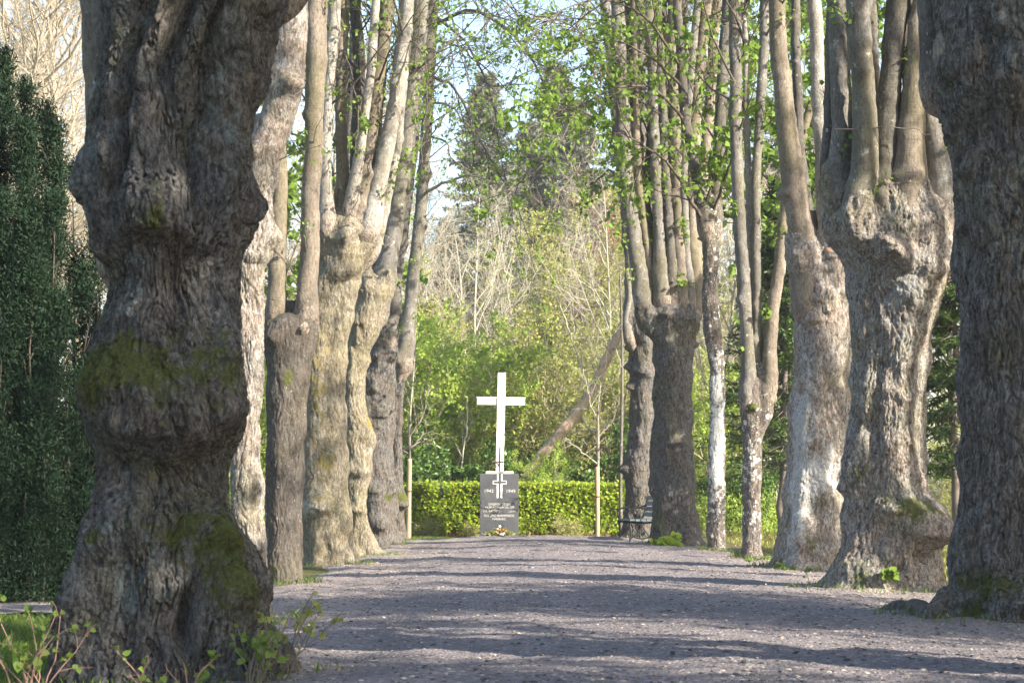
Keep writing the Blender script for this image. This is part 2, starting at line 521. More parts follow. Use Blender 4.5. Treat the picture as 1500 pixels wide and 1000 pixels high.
# ------------------------------------------------------------------ ground
def ground_mat():
    t = NT('lawn soil')
    c = t.coord()
    colr = t.mix(t.ramp(t.noise(c, 0.9, 5), 0.4, 0.62), (0.10, 0.12, 0.035), (0.17, 0.15, 0.07))
    colr = t.mix(t.ramp(t.noise(c, 30, 5, 0.7), 0.4, 0.65), colr, (0.09, 0.08, 0.04))
    nb = t.bump(t.noise(c, 25, 6, 0.7), 0.8, 0.05)
    return t.out(colr, 0.95, nb, 0.1)

def path_mat(name, a, b, soil):
    t = NT(name)
    c = t.coord()
    cell = t.voro(c, 46, out='Color')
    cell2 = t.voro(c, 120, out='Color')
    dist = t.voro(c, 46)
    sep = t.n('ShaderNodeSeparateColor'); t.l(cell, sep.inputs[0])
    sep2 = t.n('ShaderNodeSeparateColor'); t.l(cell2, sep2.inputs[0])
    colr = t.mix(t.ramp(t.noise(c, 1.6, 6, 0.65), 0.38, 0.64), a, b)
    colr = t.mix(t.attr('soil'), colr, soil)
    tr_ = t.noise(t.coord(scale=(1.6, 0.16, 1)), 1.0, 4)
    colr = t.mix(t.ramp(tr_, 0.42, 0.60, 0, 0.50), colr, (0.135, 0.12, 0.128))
    colr = t.mix(t.math('MULTIPLY', sep.outputs[0], 0.42), colr, (0.09, 0.082, 0.083))
    colr = t.mix(t.ramp(sep.outputs[1], 0.88, 0.92, 0, 0.7), colr, (0.46, 0.42, 0.37))
    colr = t.mix(t.ramp(sep2.outputs[0], 0.2, 0.9, 0.0, 0.4), colr, (0.30, 0.28, 0.265))
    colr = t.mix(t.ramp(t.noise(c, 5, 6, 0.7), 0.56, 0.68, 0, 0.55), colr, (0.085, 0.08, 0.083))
    nb = t.bump(t.noise(c, 9, 8, 0.75), 0.8, 0.05)
    nb = t.bump(t.ramp(dist, 0.0, 0.8, 1, 0), 0.7, 0.014, nb)
    return t.out(colr, 0.95, nb, 0.15)

M['ground'] = ground_mat()
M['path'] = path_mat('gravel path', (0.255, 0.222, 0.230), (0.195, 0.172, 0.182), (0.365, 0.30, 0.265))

def grid(x0, x1, y, nx, zf):
    ny = len(y)
    X = np.linspace(0, 1, nx)[None, :].repeat(ny, 0)
    Y = np.asarray(y)[:, None].repeat(nx, 1)
    X = (x0(Y) if callable(x0) else x0) * (1 - X) + (x1(Y) if callable(x1) else x1) * X
    V = np.stack([X, Y, zf(X, Y)], -1).reshape(-1, 3)
    i = np.arange(ny * nx).reshape(ny, nx)
    q = np.stack([i[:-1, :-1], i[:-1, 1:], i[1:, 1:], i[1:, :-1]], -1).reshape(-1, 4)
    return V, q

FEET = [((x - 750) * Y_ / F, Y_, r_) for x, Y_, r_ in [(362, 16.6, .4), (417, 23.4, .3), (478, 29.5, .5), (530, 34.4, .5), (556, 40.7, .5), (583, 44.8, .35), (1490, 16.1, .8), (1292, 21.9, .75), (1187, 27.5, .6), (1101, 32, .25), (1049, 35.5, .25), (990, 40, .6), (936, 44.3, .45)]]
def gz(X, Y):
    P = np.stack([X, Y, np.zeros_like(X)], -1)
    z = 0.035 * fbm(P * 0.35, 3, 2)
    z = z - 0.05 * np.exp(-((X + 1.79) ** 2 + (Y - 11.2) ** 2) / 1.7)
    for (bx, by, br) in FEET:
        d2 = ((X - bx) ** 2 + (Y - by) ** 2) / (br * br)
        z = z + 0.05 * np.exp(-d2 / 1.6)
    return z

V, q = grid(-300, 300, np.concatenate([np.linspace(-60, 0, 12), np.linspace(1, 75, 150), np.linspace(80, 420, 20)]), 400, lambda X, Y: np.where((np.abs(X) < 40) & (Y > 0) & (Y < 75), gz(X, Y) - 0.01, -0.02))
# non-uniform in x: squeeze the middle
V[:, 0] = np.sign(V[:, 0]) * (np.abs(V[:, 0]) / 300) ** 2.2 * 300
V[:, 2] = np.where(np.abs(V[:, 0]) < 40, gz(V[:, 0], V[:, 1]), 0) - 0.02
tag(mesh_obj('ground', V, q, M['ground']), None, None, kind='structure')

PXL = lambda Y: -2.35 + 0.25 * pn(np.stack([Y * 0.6, Y * 0, Y * 0 + 3.3], -1)) - 0.35 * np.clip((14 - Y) / 4, -0.0, 1)
PXR = lambda Y: 4.55 + 0.35 * pn(np.stack([Y * 0.5, Y * 0, Y * 0 + 7.7], -1)) - 1.0 * np.clip((Y - 28) / 8, 0, 1)
def path_z(X, Y):
    u = (X - 0.9) / 2.6
    crown = 0.085 * np.clip(1 - u * u, 0, 1)
    P = np.stack([X, Y, np.zeros_like(X)], -1)
    rough = 0.016 * fbm(P * 1.6, 3, 4) + 0.009 * fbm(P * 7, 3, 8)
    end = np.minimum(np.clip((X - PXL(Y)) / 0.3, 0, 1), np.clip((PXR(Y) - X) / 0.3, 0, 1))
    end = np.minimum(end, np.clip((48.3 - Y) / 0.8, 0, 1))
    return gz(X, Y) + 0.004 + (crown + rough + 0.012) * end - 0.03 * (1 - end)
V, q = grid(PXL, PXR, np.concatenate([np.linspace(1.5, 9, 50), np.linspace(9.03, 30, 620), np.linspace(30.1, 48.6, 240)]), 170, path_z)
soil = np.clip(np.maximum((-0.7 - V[:, 0]) / 0.9, (V[:, 0] - 2.6) / 0.9) + 0.5 * fbm(V * 0.8, 3, 12), 0, 1)
tag(mesh_obj('path', V, q, M['path'], attrs={'soil': soil}), None, None, kind='structure')
V, q = grid(-14.0, -2.7, np.linspace(17.6, 19.3, 40), 120, lambda X, Y: gz(X, Y) + 0.012 + 0.02 * fbm(np.stack([X, Y, X * 0], -1) * 3, 3))
tag(mesh_obj('side_path', V, q, M['path'], attrs={'soil': np.full(len(V), 0.3)}), None, None, kind='structure')

def surf_z(X, Y):
    inside = (X > PXL(Y)) & (X < PXR(Y)) & (Y < 48.5) & (Y > 1.5)
    return np.where(inside, path_z(X, Y), gz(X, Y) - 0.02)

# pebbles on the path
def stones(n, rng, fx, fy, size, flat=0.6):
    x, y = fx(n), fy(n)
    z = surf_z(x, y)
    base = np.array([[1, 0, 0], [0, 1, 0], [-1, 0, 0], [0, -1, 0], [.6, .6, .55], [-.6, .5, .6], [-.5, -.6, .5], [.55, -.6, .6], [0, 0, .85]], float)
    s = size(n)
    d = base[None] * (0.75 + 0.5 * rng.rand(n, 9, 1)) * s[:, None, None]
    d[..., 2] *= flat
    a = rng.rand(n) * 2 * pi
    ca, sa = np.cos(a)[:, None], np.sin(a)[:, None]
    d = np.stack([d[..., 0] * ca - d[..., 1] * sa, d[..., 0] * sa + d[..., 1] * ca, d[..., 2]], -1)
    V = d + np.stack([x, y, z], -1)[:, None]
    f = np.array([[0, 1, 4], [1, 5, 4], [1, 2, 5], [2, 6, 5], [2, 3, 6], [3, 7, 6], [3, 0, 7], [0, 4, 7], [4, 5, 8], [5, 6, 8], [6, 7, 8], [7, 4, 8]])
    return V.reshape(-1, 3), (np.arange(n)[:, None, None] * 9 + f[None]).reshape(-1, 3), np.repeat(rng.rand(n), 9)

rng = np.random.RandomState(3)
t = NT('pebble stone')
r_ = t.attr('rnd')
pc = t.mix(t.ramp(r_, 0.1, 0.7), (0.06, 0.056, 0.058), (0.19, 0.175, 0.17))
pc = t.mix(t.ramp(r_, 0.86, 0.93), pc, (0.45, 0.38, 0.31))
M['pebble'] = t.out(pc, 0.9, t.bump(t.noise(t.coord(), 60, 3), 0.4, 0.004))
V, f, r_ = stones(26000, rng, lambda n: -2.2 + 6.4 * rng.rand(n), lambda n: 9.5 + 32 * rng.rand(n) ** 1.3, lambda n: 0.005 + 0.015 * rng.rand(n) ** 3.5)
tag(mesh_obj('gravel', V, f, M['pebble'], smooth=False, attrs={'rnd': r_}), 'loose dark and pale pebbles scattered over the path', 'gravel', kind='stuff')
# fallen bud scales and dry leaf bits
x = np.concatenate([-2.3 + 6.6 * rng.rand(1800), -1.1 - 1.1 * rng.rand(900), 3.0 + 1.2 * rng.rand(900)])
y = 10 + 33 * rng.rand(len(x)) ** 1.2
for bx, by, br in FEET + [(-1.79, 11.8, .75)]:
    a_, q_ = rng.rand(420) * 2 * pi, br * (0.8 + 0.7 * rng.rand(420) ** 1.5)
    x = np.concatenate([x, bx + q_ * np.cos(a_)]); y = np.concatenate([y, by + q_ * np.sin(a_)])
pos = np.stack([x, y, surf_z(x, y) + 0.006], -1)
V, f, r_ = leaves(pos, rng, 0.022, 0.8, (0, 0, 1, 0.85), dirs=np.stack([rng.normal(size=len(x)), rng.normal(size=len(x)), 0 * x], -1))
M['litter'] = leaf_mat('dry bud scale', (0.32, 0.24, 0.17), (0.42, 0.34, 0.26), (0.30, 0.22, 0.15), 0.1)
tag(mesh_obj('leaf_litter', V, f, M['litter'], attrs={'rnd': r_}), 'pale dry bud scales littering the path', 'leaf litter', kind='stuff')

# ------------------------------------------------------------------ linden generator
def smooth1(a, w):
    if w < 2:
        return a
    k = np.hanning(w + 2)[1:-1]
    k /= k.sum()
    ap = np.pad(a, (w, w), mode='edge')
    return np.convolve(ap, k, mode='same')[w:-w]

def lumps(th, z, r, items):
    d = np.zeros_like(r)
    for (t0, z0, w, h, amp, p) in items:
        du = (np.mod(th - t0 + pi, 2 * pi) - pi) * r
        dz = z - z0
        hh = np.where(dz > 0, h * 1.25, h * 0.45) if p > 0 else h
        d += amp * np.exp(-(np.abs(du / w) ** 2.0 + np.abs(dz / hh) ** 2.0))
    return d

AXIS = {}
SPECS = {}
PENDING = {}

def trunk(root, Y, sil, *args, **kw):
    if kw.get('name', 'trunk') != 'trunk':
        return build_trunk(root, Y, sil, *args, **kw)
    s = F / Y
    ss = sorted(sil, key=lambda a: a[0] * -1)
    z = np.array([CAMH + (HOR - a[0]) / s for a in ss])
    AXIS[root.name] = (z, np.array([((a[1] + a[2]) / 2 - 750) / s for a in ss]), np.array([(a[2] - a[1]) / 2 / s for a in ss]), Y)
    SPECS[root.name] = []
    PENDING[root.name] = lambda: build_trunk(root, Y, sil, *args, **kw)

def build_trunk(root, Y, sil, mat, seed, nth=160, res=110, bumps=(), moss=(), pale=(), nknob=8, knob=0.05, rough=1.0, lobes=0.10, roots=0.25, nroots=6, cap=0.12, head=None, name='trunk', sw=0.10, ridge=0.008, under=(), crag=0.0, hs=0.62):
    s = F / Y
    rng = np.random.RandomState(seed)
    sil = sorted(sil, key=lambda a: -a[0])
    pz = np.array([CAMH + (HOR - a[0]) / s for a in sil])
    pxl = np.array([(a[1] - 750) / s for a in sil])
    pxr = np.array([(a[2] - 750) / s for a in sil])
    H = pz[-1] - pz[0]
    nz = max(30, int(H * res))
    z = np.linspace(pz[0], pz[-1], nz)
    w = int(sw / H * nz) | 1
    xl = smooth1(np.interp(z, pz, pxl), w)
    xr = smooth1(np.interp(z, pz, pxr), w)
    cx, r = (xl + xr) / 2, (xr - xl) / 2
    specs = SPECS.get(root.name, []) if name == 'trunk' else []
    nsh = 0
    if specs:
        nsh = int(hs * res)
        tsh = np.linspace(0, 1, nsh + 1)[1:]
        z = np.concatenate([z, pz[-1] + hs * tsh])
        cx = np.concatenate([cx, np.full(nsh, cx[-1])])
        r = np.concatenate([r, r[-1] * (0.28 + 0.72 * np.sqrt(np.maximum(1 - (tsh / 0.75) ** 2, 0.0)))])
        cap = 0.05
    # cap rings
    nc = 14
    tc = np.sin(np.linspace(0, pi / 2, nc + 1)[1:])
    rc = np.sqrt(np.maximum(1 - tc ** 2, 0.0004))
    z = np.concatenate([z, z[-1] + cap * tc])
    cx = np.concatenate([cx, np.full(nc, cx[-1])])
    r = np.concatenate([r, r[-1] * rc])
    nz = nz + nsh
    body = np.concatenate([np.ones(nz), rc])
    th = np.arange(nth) * 2 * pi / nth
    TH, Z = np.meshgrid(th, z)
    RR = r[:, None].repeat(nth, 1)
    CX = cx[:, None].repeat(nth, 1)
    B = body[:, None]
    hz = np.maximum(Z - 0.0, 0)
    ph = rng.rand(6) * 2 * pi
    m = 1 + lobes * (0.5 * np.sin(3 * TH + ph[0] + 0.5 * Z) + 0.35 * np.sin(5 * TH + ph[1] - 0.8 * Z) + 0.3 * np.sin(2 * TH + ph[2] + Z * 0.9))
    rt = np.exp(-hz / 0.33)
    m += roots * rt * (np.abs(np.sin(nroots / 2 * TH + ph[3] + 0.3 * np.sin(2 * TH))) ** 1.5 - 0.55)
    Rr = RR * m
    items = []
    def front(pxx, pyy):
        zz = CAMH + (HOR - pyy) / s
        xx = (pxx - 750) / s
        c = np.interp(zz, z, cx); rr = max(np.interp(zz, z, r), 1e-3)
        a = math.acos(np.clip((xx - c) / rr, -1, 1))
        return -a, zz
    for b in bumps:
        a, zz = front(b[0], b[1])
        items.append((a, zz, b[2] / s, b[3] / s, b[4] / s, b[5] if len(b) > 5 else 1))
    zlo, zhi = pz[0] + 0.2, pz[-1]
    for k in range(nknob):
        sc = 0.5 + rng.rand()
        items.append((rng.rand() * 2 * pi, zlo + (zhi - zlo) * rng.rand(), knob * 2.2 * sc, knob * 2.0 * sc, knob * 0.7 * sc, 1))
    if head:
        z0, z1, n, amp = head
        za, zb = CAMH + (HOR - z0) / s, CAMH + (HOR - z1) / s
        for k in range(n):
            sc = 0.6 + 0.9 * rng.rand()
            items.append((rng.rand() * 2 * pi, min(za, zb) + abs(zb - za) * rng.rand(), amp * 1.3 * sc, amp * 1.2 * sc, amp * 0.55 * sc * rng.choice([1, 1, -0.6]), 1))
    P0 = np.stack([CX + RR * np.cos(TH), Y + RR * np.sin(TH), Z], -1)
    wa = np.minimum(RR, 0.6)
    THw = TH + 0.22 * fbm(P0 * 2.2, 2, seed + 21)
    Zw = Z + 0.20 * wa * fbm(P0 * 2.6, 2, seed + 25) + 0.06 * wa * pn(P0 * 9, seed + 26)
    for b in under:
        a, zz = front(b[0], b[1] + 22)
        items.append((a, zz - 0.12, b[2] * 1.15 / s, max(0.35, b[2] * 4.5 / s), 0.5 * b[2] / s, 0))
    Rr = Rr + lumps(THw, Zw, RR, items) * np.clip(B * 1.3, 0, 1)
    # bark sheath swelling up round the foot of every stem
    if specs:
        acc = np.maximum(Rr, 1e-3) ** 9
        ux, uy = np.cos(TH), np.sin(TH)
        ztop = pz[-1]
        for j, W in enumerate(specs):
            hj = hs * (0.45 + 0.5 * rng.rand())
            o_ = np.argsort(W[:, 2])
            sxj = np.interp(z, W[o_, 2], W[o_, 0]); syj = np.interp(z, W[o_, 2], W[o_, 1]); srj = np.interp(z, W[o_, 2], W[o_, 3])
            fct = np.interp(z, [ztop - 0.55, ztop - 0.1, ztop + 0.3 * hj, ztop + hj, ztop + hj + 0.1], [0.4, 1.1, 1.25, 0.98, 0.6])
            R_ = (srj * fct)[:, None] * (1 + 0.16 * pn(P0 * np.array([9, 9, 4]), seed + 40 + j))
            pull = np.interp(z, [ztop - 0.55, ztop - 0.05], [0.35, 1.0])
            dx, dy_ = ((sxj - cx) * pull)[:, None], ((syj - Y) * pull)[:, None]
            al = dx * ux + dy_ * uy
            be = dx * uy - dy_ * ux
            hit = np.where(np.abs(be) < R_, np.maximum(al, 0) + np.sqrt(np.maximum(R_ ** 2 - be ** 2, 0)), 0)
            hit = np.where(al > -0.02, hit, 0) * B
            acc += hit ** 9
        Rs = acc ** (1 / 9.0)
        for _k in range(3):
            Rs = 0.25 * np.roll(Rs, 1, 1) + 0.5 * Rs + 0.25 * np.roll(Rs, -1, 1)
        wt_ = np.clip((Z - (ztop - 0.55)) / 0.3, 0, 1)
        Rr = Rr * (1 - wt_) + Rs * wt_
    P = np.stack([CX + Rr * np.cos(TH), Y + Rr * np.sin(TH), Z], -1)
    wv = np.stack([pn(P * 2.1, seed), pn(P * 2.1, seed + 3), pn(P * 1.3, seed + 5)], -1)
    Pw = P + 0.065 * wv
    d = 0.045 * rough * fbm(P * 2.3, 2, seed + 1) * np.minimum(RR / 0.3, 1.2)
    d += 0.028 * rough * fbm(Pw * np.array([6, 6, 2.8]), 3, seed + 2)
    d -= 1.15 * ridge * np.exp(-(fbm(Pw * np.array([15, 15, 3.0]), 3, seed + 4) / 0.12) ** 2)
    d -= 0.65 * ridge * np.exp(-(fbm(Pw * np.array([34, 34, 8]), 2, seed + 6) / 0.15) ** 2)
    d += 0.004 * fbm(P * 60, 2, seed + 7)
    if crag:
        d -= crag * 2.0 * np.exp(-(fbm(Pw * np.array([8, 8, 2.2]) + 0.1 * wv, 4, seed + 9, 0.6) / 0.085) ** 2)
        d += crag * 0.8 * fbm(Pw * np.array([12, 12, 5]), 2, seed + 10)
    if moss:
        mo = np.zeros_like(RR)
        for (bx, by, w_, h_, v) in moss:
            t0, zz = front(bx, by)
            du = (np.mod(TH - t0 + pi, 2 * pi) - pi) * RR
            mo += v * np.exp(-(du / (w_ / s)) ** 2 - ((Z - zz) / (h_ / s)) ** 2)
        mo = np.clip(mo + 0.35 * fbm(P * 6, 3, seed + 30) - 0.25, 0, 0.6)
        d = d * (1 - 0.5 * mo) + mo * (0.012 + 0.012 * fbm(P * 38, 3, seed + 31))
    Rr = Rr + d * np.clip(B * 1.5, 0, 1)
    P = np.stack([CX + Rr * np.cos(TH), Y + Rr * np.sin(TH), Z + 0.25 * d * (1 - B)], -1)
    # moss and pale patches
    def patch(lst):
        a = np.zeros_like(RR)
        for (bx, by, w_, h_, v) in lst:
            t0, zz = front(bx, by)
            du = (np.mod(TH - t0 + pi, 2 * pi) - pi) * RR
            a += v * np.exp(-(du / (w_ / s)) ** 2 - ((Z - zz) / (h_ / s)) ** 2)
        return np.clip(a, 0, 1.2).ravel()
    nzt = len(z)
    idx = np.arange(nzt * nth).reshape(nzt, nth)
    q = np.stack([idx[:-1], np.roll(idx, -1, 1)[:-1], np.roll(idx, -1, 1)[1:], idx[1:]], -1).reshape(-1, 4)
    return mesh_obj(name, P.reshape(-1, 3), q, mat, root, attrs={'moss': patch(moss), 'pale': patch(pale)})

def spline(pts, n):
    pts = np.asarray(pts, float)
    k = len(pts)
    if k == 2:
        tt = np.linspace(0, 1, n)[:, None]
        return pts[0] * (1 - tt) + pts[1] * tt
    d = np.linalg.norm(np.diff(pts[:, :3], axis=0), axis=1)
    u = np.concatenate([[0], np.cumsum(d)])
    tan = np.gradient(pts, u, axis=0)
    x = np.linspace(0, u[-1], n)
    i = np.clip(np.searchsorted(u, x, side='right') - 1, 0, k - 2)
    h = (u[i + 1] - u[i])[:, None]
    t = ((x - u[i])[:, None]) / h
    return ((2 * t ** 3 - 3 * t ** 2 + 1) * pts[i] + (t ** 3 - 2 * t ** 2 + t) * h * tan[i] + (-2 * t ** 3 + 3 * t ** 2) * pts[i + 1] + (t ** 3 - t ** 2) * h * tan[i + 1])

def stem(root, Y, pts, mat, seed, dy=0.0, top=11.5, sides=18, rough=1.0, name='stem', flare=0.5, lean=None):
    """pts: (px, py, halfwidth) in pixels. Carries on above the picture to height top."""
    s = F / Y
    rng = np.random.RandomState(seed)
    W = []
    for i, (a, b, hw) in enumerate(pts):
        p = px(a, b, Y)
        W.append([p[0], Y + dy * (1.0 + 0.12 * i), p[2], hw / s])
    W = np.array(W)
    if root.name in SPECS:
        SPECS[root.name].append(W.copy())
    if top and W[-1, 2] < top:
        d = nrm(W[-1, :3] - W[-2, :3])
        d = nrm(d + np.array([0, 0.04 * np.sign(dy), 0.25]))
        n = 4
        L = (top - W[-1, 2]) / n
        for k in range(n):
            d = nrm(d + np.array([0.10 * rng.normal(), 0.10 * rng.normal(), 0.08]))
            p = W[-1, :3] + d * L
            W = np.vstack([W, [*p, max(W[-1, 3] * 0.76, 0.008)]])
    if root.name in AXIS:
        az, acx, ar, aY = AXIS[root.name]
        p0 = W[0]
        zz = p0[2] - max(0.30, 2.2 * p0[3])
        ax_ = np.array([np.interp(zz, az, acx), aY])
        rr_ = np.interp(zz, az, ar)
        dv = p0[:2] - ax_
        dn = np.linalg.norm(dv)
        lim = max(rr_ - p0[3] * 1.35, 0.0) * 0.8
        if dn > lim:
            dv = dv * lim / max(dn, 1e-6)
        W = np.vstack([[*(ax_ + dv), zz, p0[3] * 0.5], W])
    L = np.linalg.norm(np.diff(W[:, :3], axis=0), axis=1).sum()
    n = max(18, int(L * 26))
    Q = spline(W, n)
    C, rad = Q[:, :3], np.maximum(Q[:, 3], 0.006)
    ln = np.linspace(0, L, n)
    rad = rad * (1 + 0.55 * flare * np.exp(-((ln - 0.35) / 0.22) ** 2))
    C = C + 0.02 * np.stack([pn(np.stack([ln * 1.5, ln * 0 + seed, ln * 0], -1)), pn(np.stack([ln * 1.5, ln * 0, ln * 0 + seed], -1)), ln * 0], -1) * np.minimum(ln, 1)[:, None]
    V, q = tubes(C[None], rad[None], sides)
    nV = V - np.repeat(C, sides, 0)
    lowr = np.repeat(np.exp(-np.maximum(ln - 0.3, 0) / 0.35), sides)
    dd = 0.10 * fbm(V * 4.5, 2, seed) + 0.07 * pn(V * np.array([9, 9, 14]), seed + 3) + lowr * 0.16 * fbm(V * np.array([11, 11, 4]), 3, seed + 8)
    for k in range(int(L * 1.8)):
        kk = rng.randint(0, len(V))
        dist2 = ((V - V[kk]) ** 2).sum(1)
        dd += (0.2 + 0.4 * rng.rand()) * np.exp(-dist2 / (2 * (rad.mean() * (0.3 + 0.4 * rng.rand())) ** 2))
    V = V + nV * (dd * rough)[:, None]
    o = mesh_obj(name, V, q, mat, root, attrs={'moss': np.zeros(len(V)), 'pale': np.zeros(len(V)), 'low': np.repeat(np.exp(-np.maximum(ln - 0.25, 0) / 0.38) * (1 if root.name in AXIS else 0), sides)})
    K = 14
    x = np.linspace(0, n - 1, K).astype(int)
    return C[x], rad[x]

def crown(root, stems, seed, zmin=6.5, M1=9, M2=7, M3=4, nleaf=1500, leafsize=0.055, twig='twig_dark', leaf='leaf_new'):
    """thin side branches with young leaves on the upper part of the stems"""
    if root.name in PENDING:
        PENDING.pop(root.name)()
    rng = np.random.RandomState(seed)
    P = np.array([a for a, b in stems]); Rd = np.array([b for a, b in stems])
    frac = np.clip((zmin - P[:, 0, 2]) / np.maximum(P[:, -1, 2] - P[:, 0, 2], .1), 0.1, 0.9).mean()
    A, ra = children(P, Rd, M1, rng, frac, 1.0, (30, 65), 0.22, 6, 0.12, 0.05, 0.010, 0.003)
    Bc, rb = children(A, ra, M2, rng, 0.2, 1.0, (30, 60), 0.5, 5, 0.15, 0.0, 0.008, 0.0025)
    Cc, rc = children(Bc, rb, M3, rng, 0.2, 1.0, (30, 60), 0.5, 4, 0.18, -0.05, 0.006, 0.002)
    A2, ra2 = children(P, Rd, 4, rng, 0.06, 0.45, (25, 60), 0.05, 6, 0.14, 0.06, 0.006, 0.003)
    B2, rb2 = children(A2, ra2, 4, rng, 0.3, 1.0, (30, 60), 0.4, 4, 0.18, 0.0, 0.006, 0.002)
    v, f, _ = merge([tubes(A, ra, 5), tubes(Bc, rb, 3), tubes(Cc, rc, 3)])
    mesh_obj('twigs', v, f, M[twig], root)
    for k in range(len(A2)):
        v, f, _ = merge([tubes(A2[k:k + 1], ra2[k:k + 1], 4), tubes(B2[4 * k:4 * k + 4], rb2[4 * k:4 * k + 4], 3)])
        mesh_obj('side_twig', v, f, M[twig], root)
    if nleaf:
        pos, tn = cluster(Cc, nleaf, rng, 0.2)
        p2, n2 = cluster(B2, int(len(B2) * 3), rng, 0.3)
        pos, tn = np.concatenate([pos, p2]), np.concatenate([tn, n2])
        v, f, r_ = leaves(pos, rng, leafsize, 0.8, dirs=tn * 0.6, droop=0.5)
        mesh_obj('leaves', v, f, M[leaf], root, attrs={'rnd': r_})

def limb(root, Y0, pts, Y1=None, seed=0, mat='twig_dark', M1=10, M2=5, lf1=0.35, lf2=0.5, trop=-0.03, nleaf=600, leafsize=0.05, leaf='leaf_new', t0=0.15, name='branch', droop=0.6, rmin=0.003, shape='kite', extra=0):
    """a visible thin branch given in pixels, with side twigs and leaves"""
    rng = np.random.RandomState(seed + 100)
    Y1 = Y1 or Y0
    W = []
    for i, (a, b, hw) in enumerate(pts):
        Y = Y0 + (Y1 - Y0) * i / (len(pts) - 1)
        p = px(a, b, Y)
        W.append([*p, 0.65 * hw * Y / F])
    Q = spline(np.array(W), 16)
    P, Rd = Q[None, :, :3], np.maximum(Q[None, :, 3], rmin)
    ll = np.arange(16)
    P = P + 0.014 * rng.normal(size=P.shape) * np.minimum(ll, 3)[None, :, None] / 3
    A, ra = children(P, Rd, M1, rng, t0, 1.0, (25, 60), lf1, 6, 0.14, trop, 0.008, rmin * 0.8)
    B, rb = children(A, ra, M2, rng, 0.2, 1.0, (25, 60), lf2, 5, 0.16, trop * 2, 0.006, rmin * 0.6)
    v, f, _ = merge([tubes(P, Rd, 7), tubes(A, ra, 4), tubes(B, rb, 3)])
    b = mesh_obj(name, v, f, M[mat], root)
    nleaf = int(nleaf * 0.7)
    if nleaf:
        pos, tn = cluster(B, nleaf, rng, 0.1, 4, 0.5 * leafsize)
        v, f, r_ = leaves(pos, rng, leafsize, 0.8, dirs=tn * 0.5, droop=droop, shape=shape)
        o = mesh_obj('leaves', v, f, M[leaf], root, attrs={'rnd': r_})
        o.parent = b
    return b

def base_of(Y, x):
    return ((x - 750) * Y / F, Y, 0.0)

LG = 'old linden trees lining both sides of the path'

# ---- L1: massive foreground trunk
Y = 11.8
t1 = thing('linden_tree', 'massive dark gnarled linden trunk with mossy burls and leafy shoots at its foot', 'tree', base_of(Y, 250), LG)
L1 = [(1040, 55, 440), (1010, 70, 426), (975, 98, 414), (930, 108, 403), (900, 112, 393), (850, 112, 384), (800, 118, 358), (770, 122, 346), (740, 134, 340), (700, 139, 335), (665, 136, 333), (640, 131, 350), (600, 125, 360), (575, 125, 362), (550, 131, 357), (500, 140, 350), (460, 148, 344), (430, 151, 344), (400, 149, 348), (375, 146, 354), (350, 141, 366), (320, 139, 370), (300, 136, 370), (250, 130, 368), (200, 134, 374), (150, 139, 384), (100, 146, 392), (50, 150, 406), (20, 152, 418), (0, 152, 420), (-60, 150, 428), (-170, 160, 420)]
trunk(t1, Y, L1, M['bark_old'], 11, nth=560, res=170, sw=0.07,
      bumps=[(240, 345, 58, 40, 34), (300, 368, 36, 24, 18), (372, 332, 30, 46, 24), (165, 360, 34, 40, 16), (245, 636, 62, 80, 40), (150, 588, 40, 60, 20), (338, 602, 34, 66, 24), (300, 640, 26, 30, 16), (200, 628, 24, 40, 12), (290, 575, 34, 50, 10), (180, 560, 30, 50, 8),
             (200, 575, 34, 40, 10), (140, 880, 30, 120, 44, 0), (105, 990, 30, 50, 16, 0), (345, 850, 42, 80, 36, 1), (375, 940, 36, 90, 34, 0), (250, 930, 50, 110, -34, 0), (305, 900, 18, 90, -46, 0), (205, 860, 26, 100, -26, 0), (235, 870, 20, 80, 14, 0), (325, 785, 40, 24, 20), (200, 800, 40, 40, 14),
             (200, 700, 50, 40, -12, 0), (290, 705, 60, 45, -16, 0), (290, 450, 40, 70, -26, 0), (215, 470, 50, 50, 10), (295, 235, 20, 80, -46, 0), (340, 240, 22, 90, 16, 0), (180, 150, 14, 150, 24, 0), (208, 140, 10, 160, -30, 0), (240, 130, 20, 140, 24, 0), (275, 90, 10, 110, -26, 0), (310, 60, 18, 120, 16, 0), (335, 40, 9, 120, -26, 0), (365, 70, 26, 110, 18, 0), (200, 285, 20, 60, -20, 0), (140, 260, 24, 60, 18, 1), (412, 15, 20, 50, 20, 1), (180, 480, 9, 80, -16, 0), (320, 470, 9, 70, -14, 0), (240, 720, 10, 60, -10, 0)],
      moss=[(240, 330, 45, 40, .5), (255, 545, 110, 60, .6), (165, 560, 50, 60, .5), (340, 560, 40, 60, .5), (310, 780, 70, 30, .8), (350, 850, 60, 60, .7), (120, 870, 25, 70, .8), (180, 780, 40, 25, .4), (145, 480, 30, 40, .35), (250, 690, 90, 20, .25), (385, 900, 30, 50, .5)],
      pale=[(150, 250, 40, 90, .55), (320, 190, 40, 60, .5), (210, 430, 30, 50, .5), (190, 800, 20, 120, .45), (350, 300, 40, 40, .3), (260, 880, 50, 60, .35), (220, 100, 40, 80, .3)],
      nknob=34, knob=0.035, rough=1.1, lobes=0.07, roots=0.15, nroots=7, cap=0.3, ridge=0.012, crag=0.013)
st = [stem(t1, Y, [(165, 380, 26), (148, 260, 25), (136, 120, 24), (126, 0, 23)], M['stem_grey'], 12, dy=0.18),
      stem(t1, Y, [(250, -60, 60), (255, -200, 42), (260, -330, 36)], M['stem_grey'], 13, dy=0.0),
      stem(t1, Y, [(400, -30, 40), (420, -150, 30), (425, -330, 26)], M['stem_grey'], 14, dy=0.1),
      stem(t1, Y, [(320, -60, 40), (330, -200, 30), (325, -330, 26)], M['stem_grey'], 15, dy=0.35)]
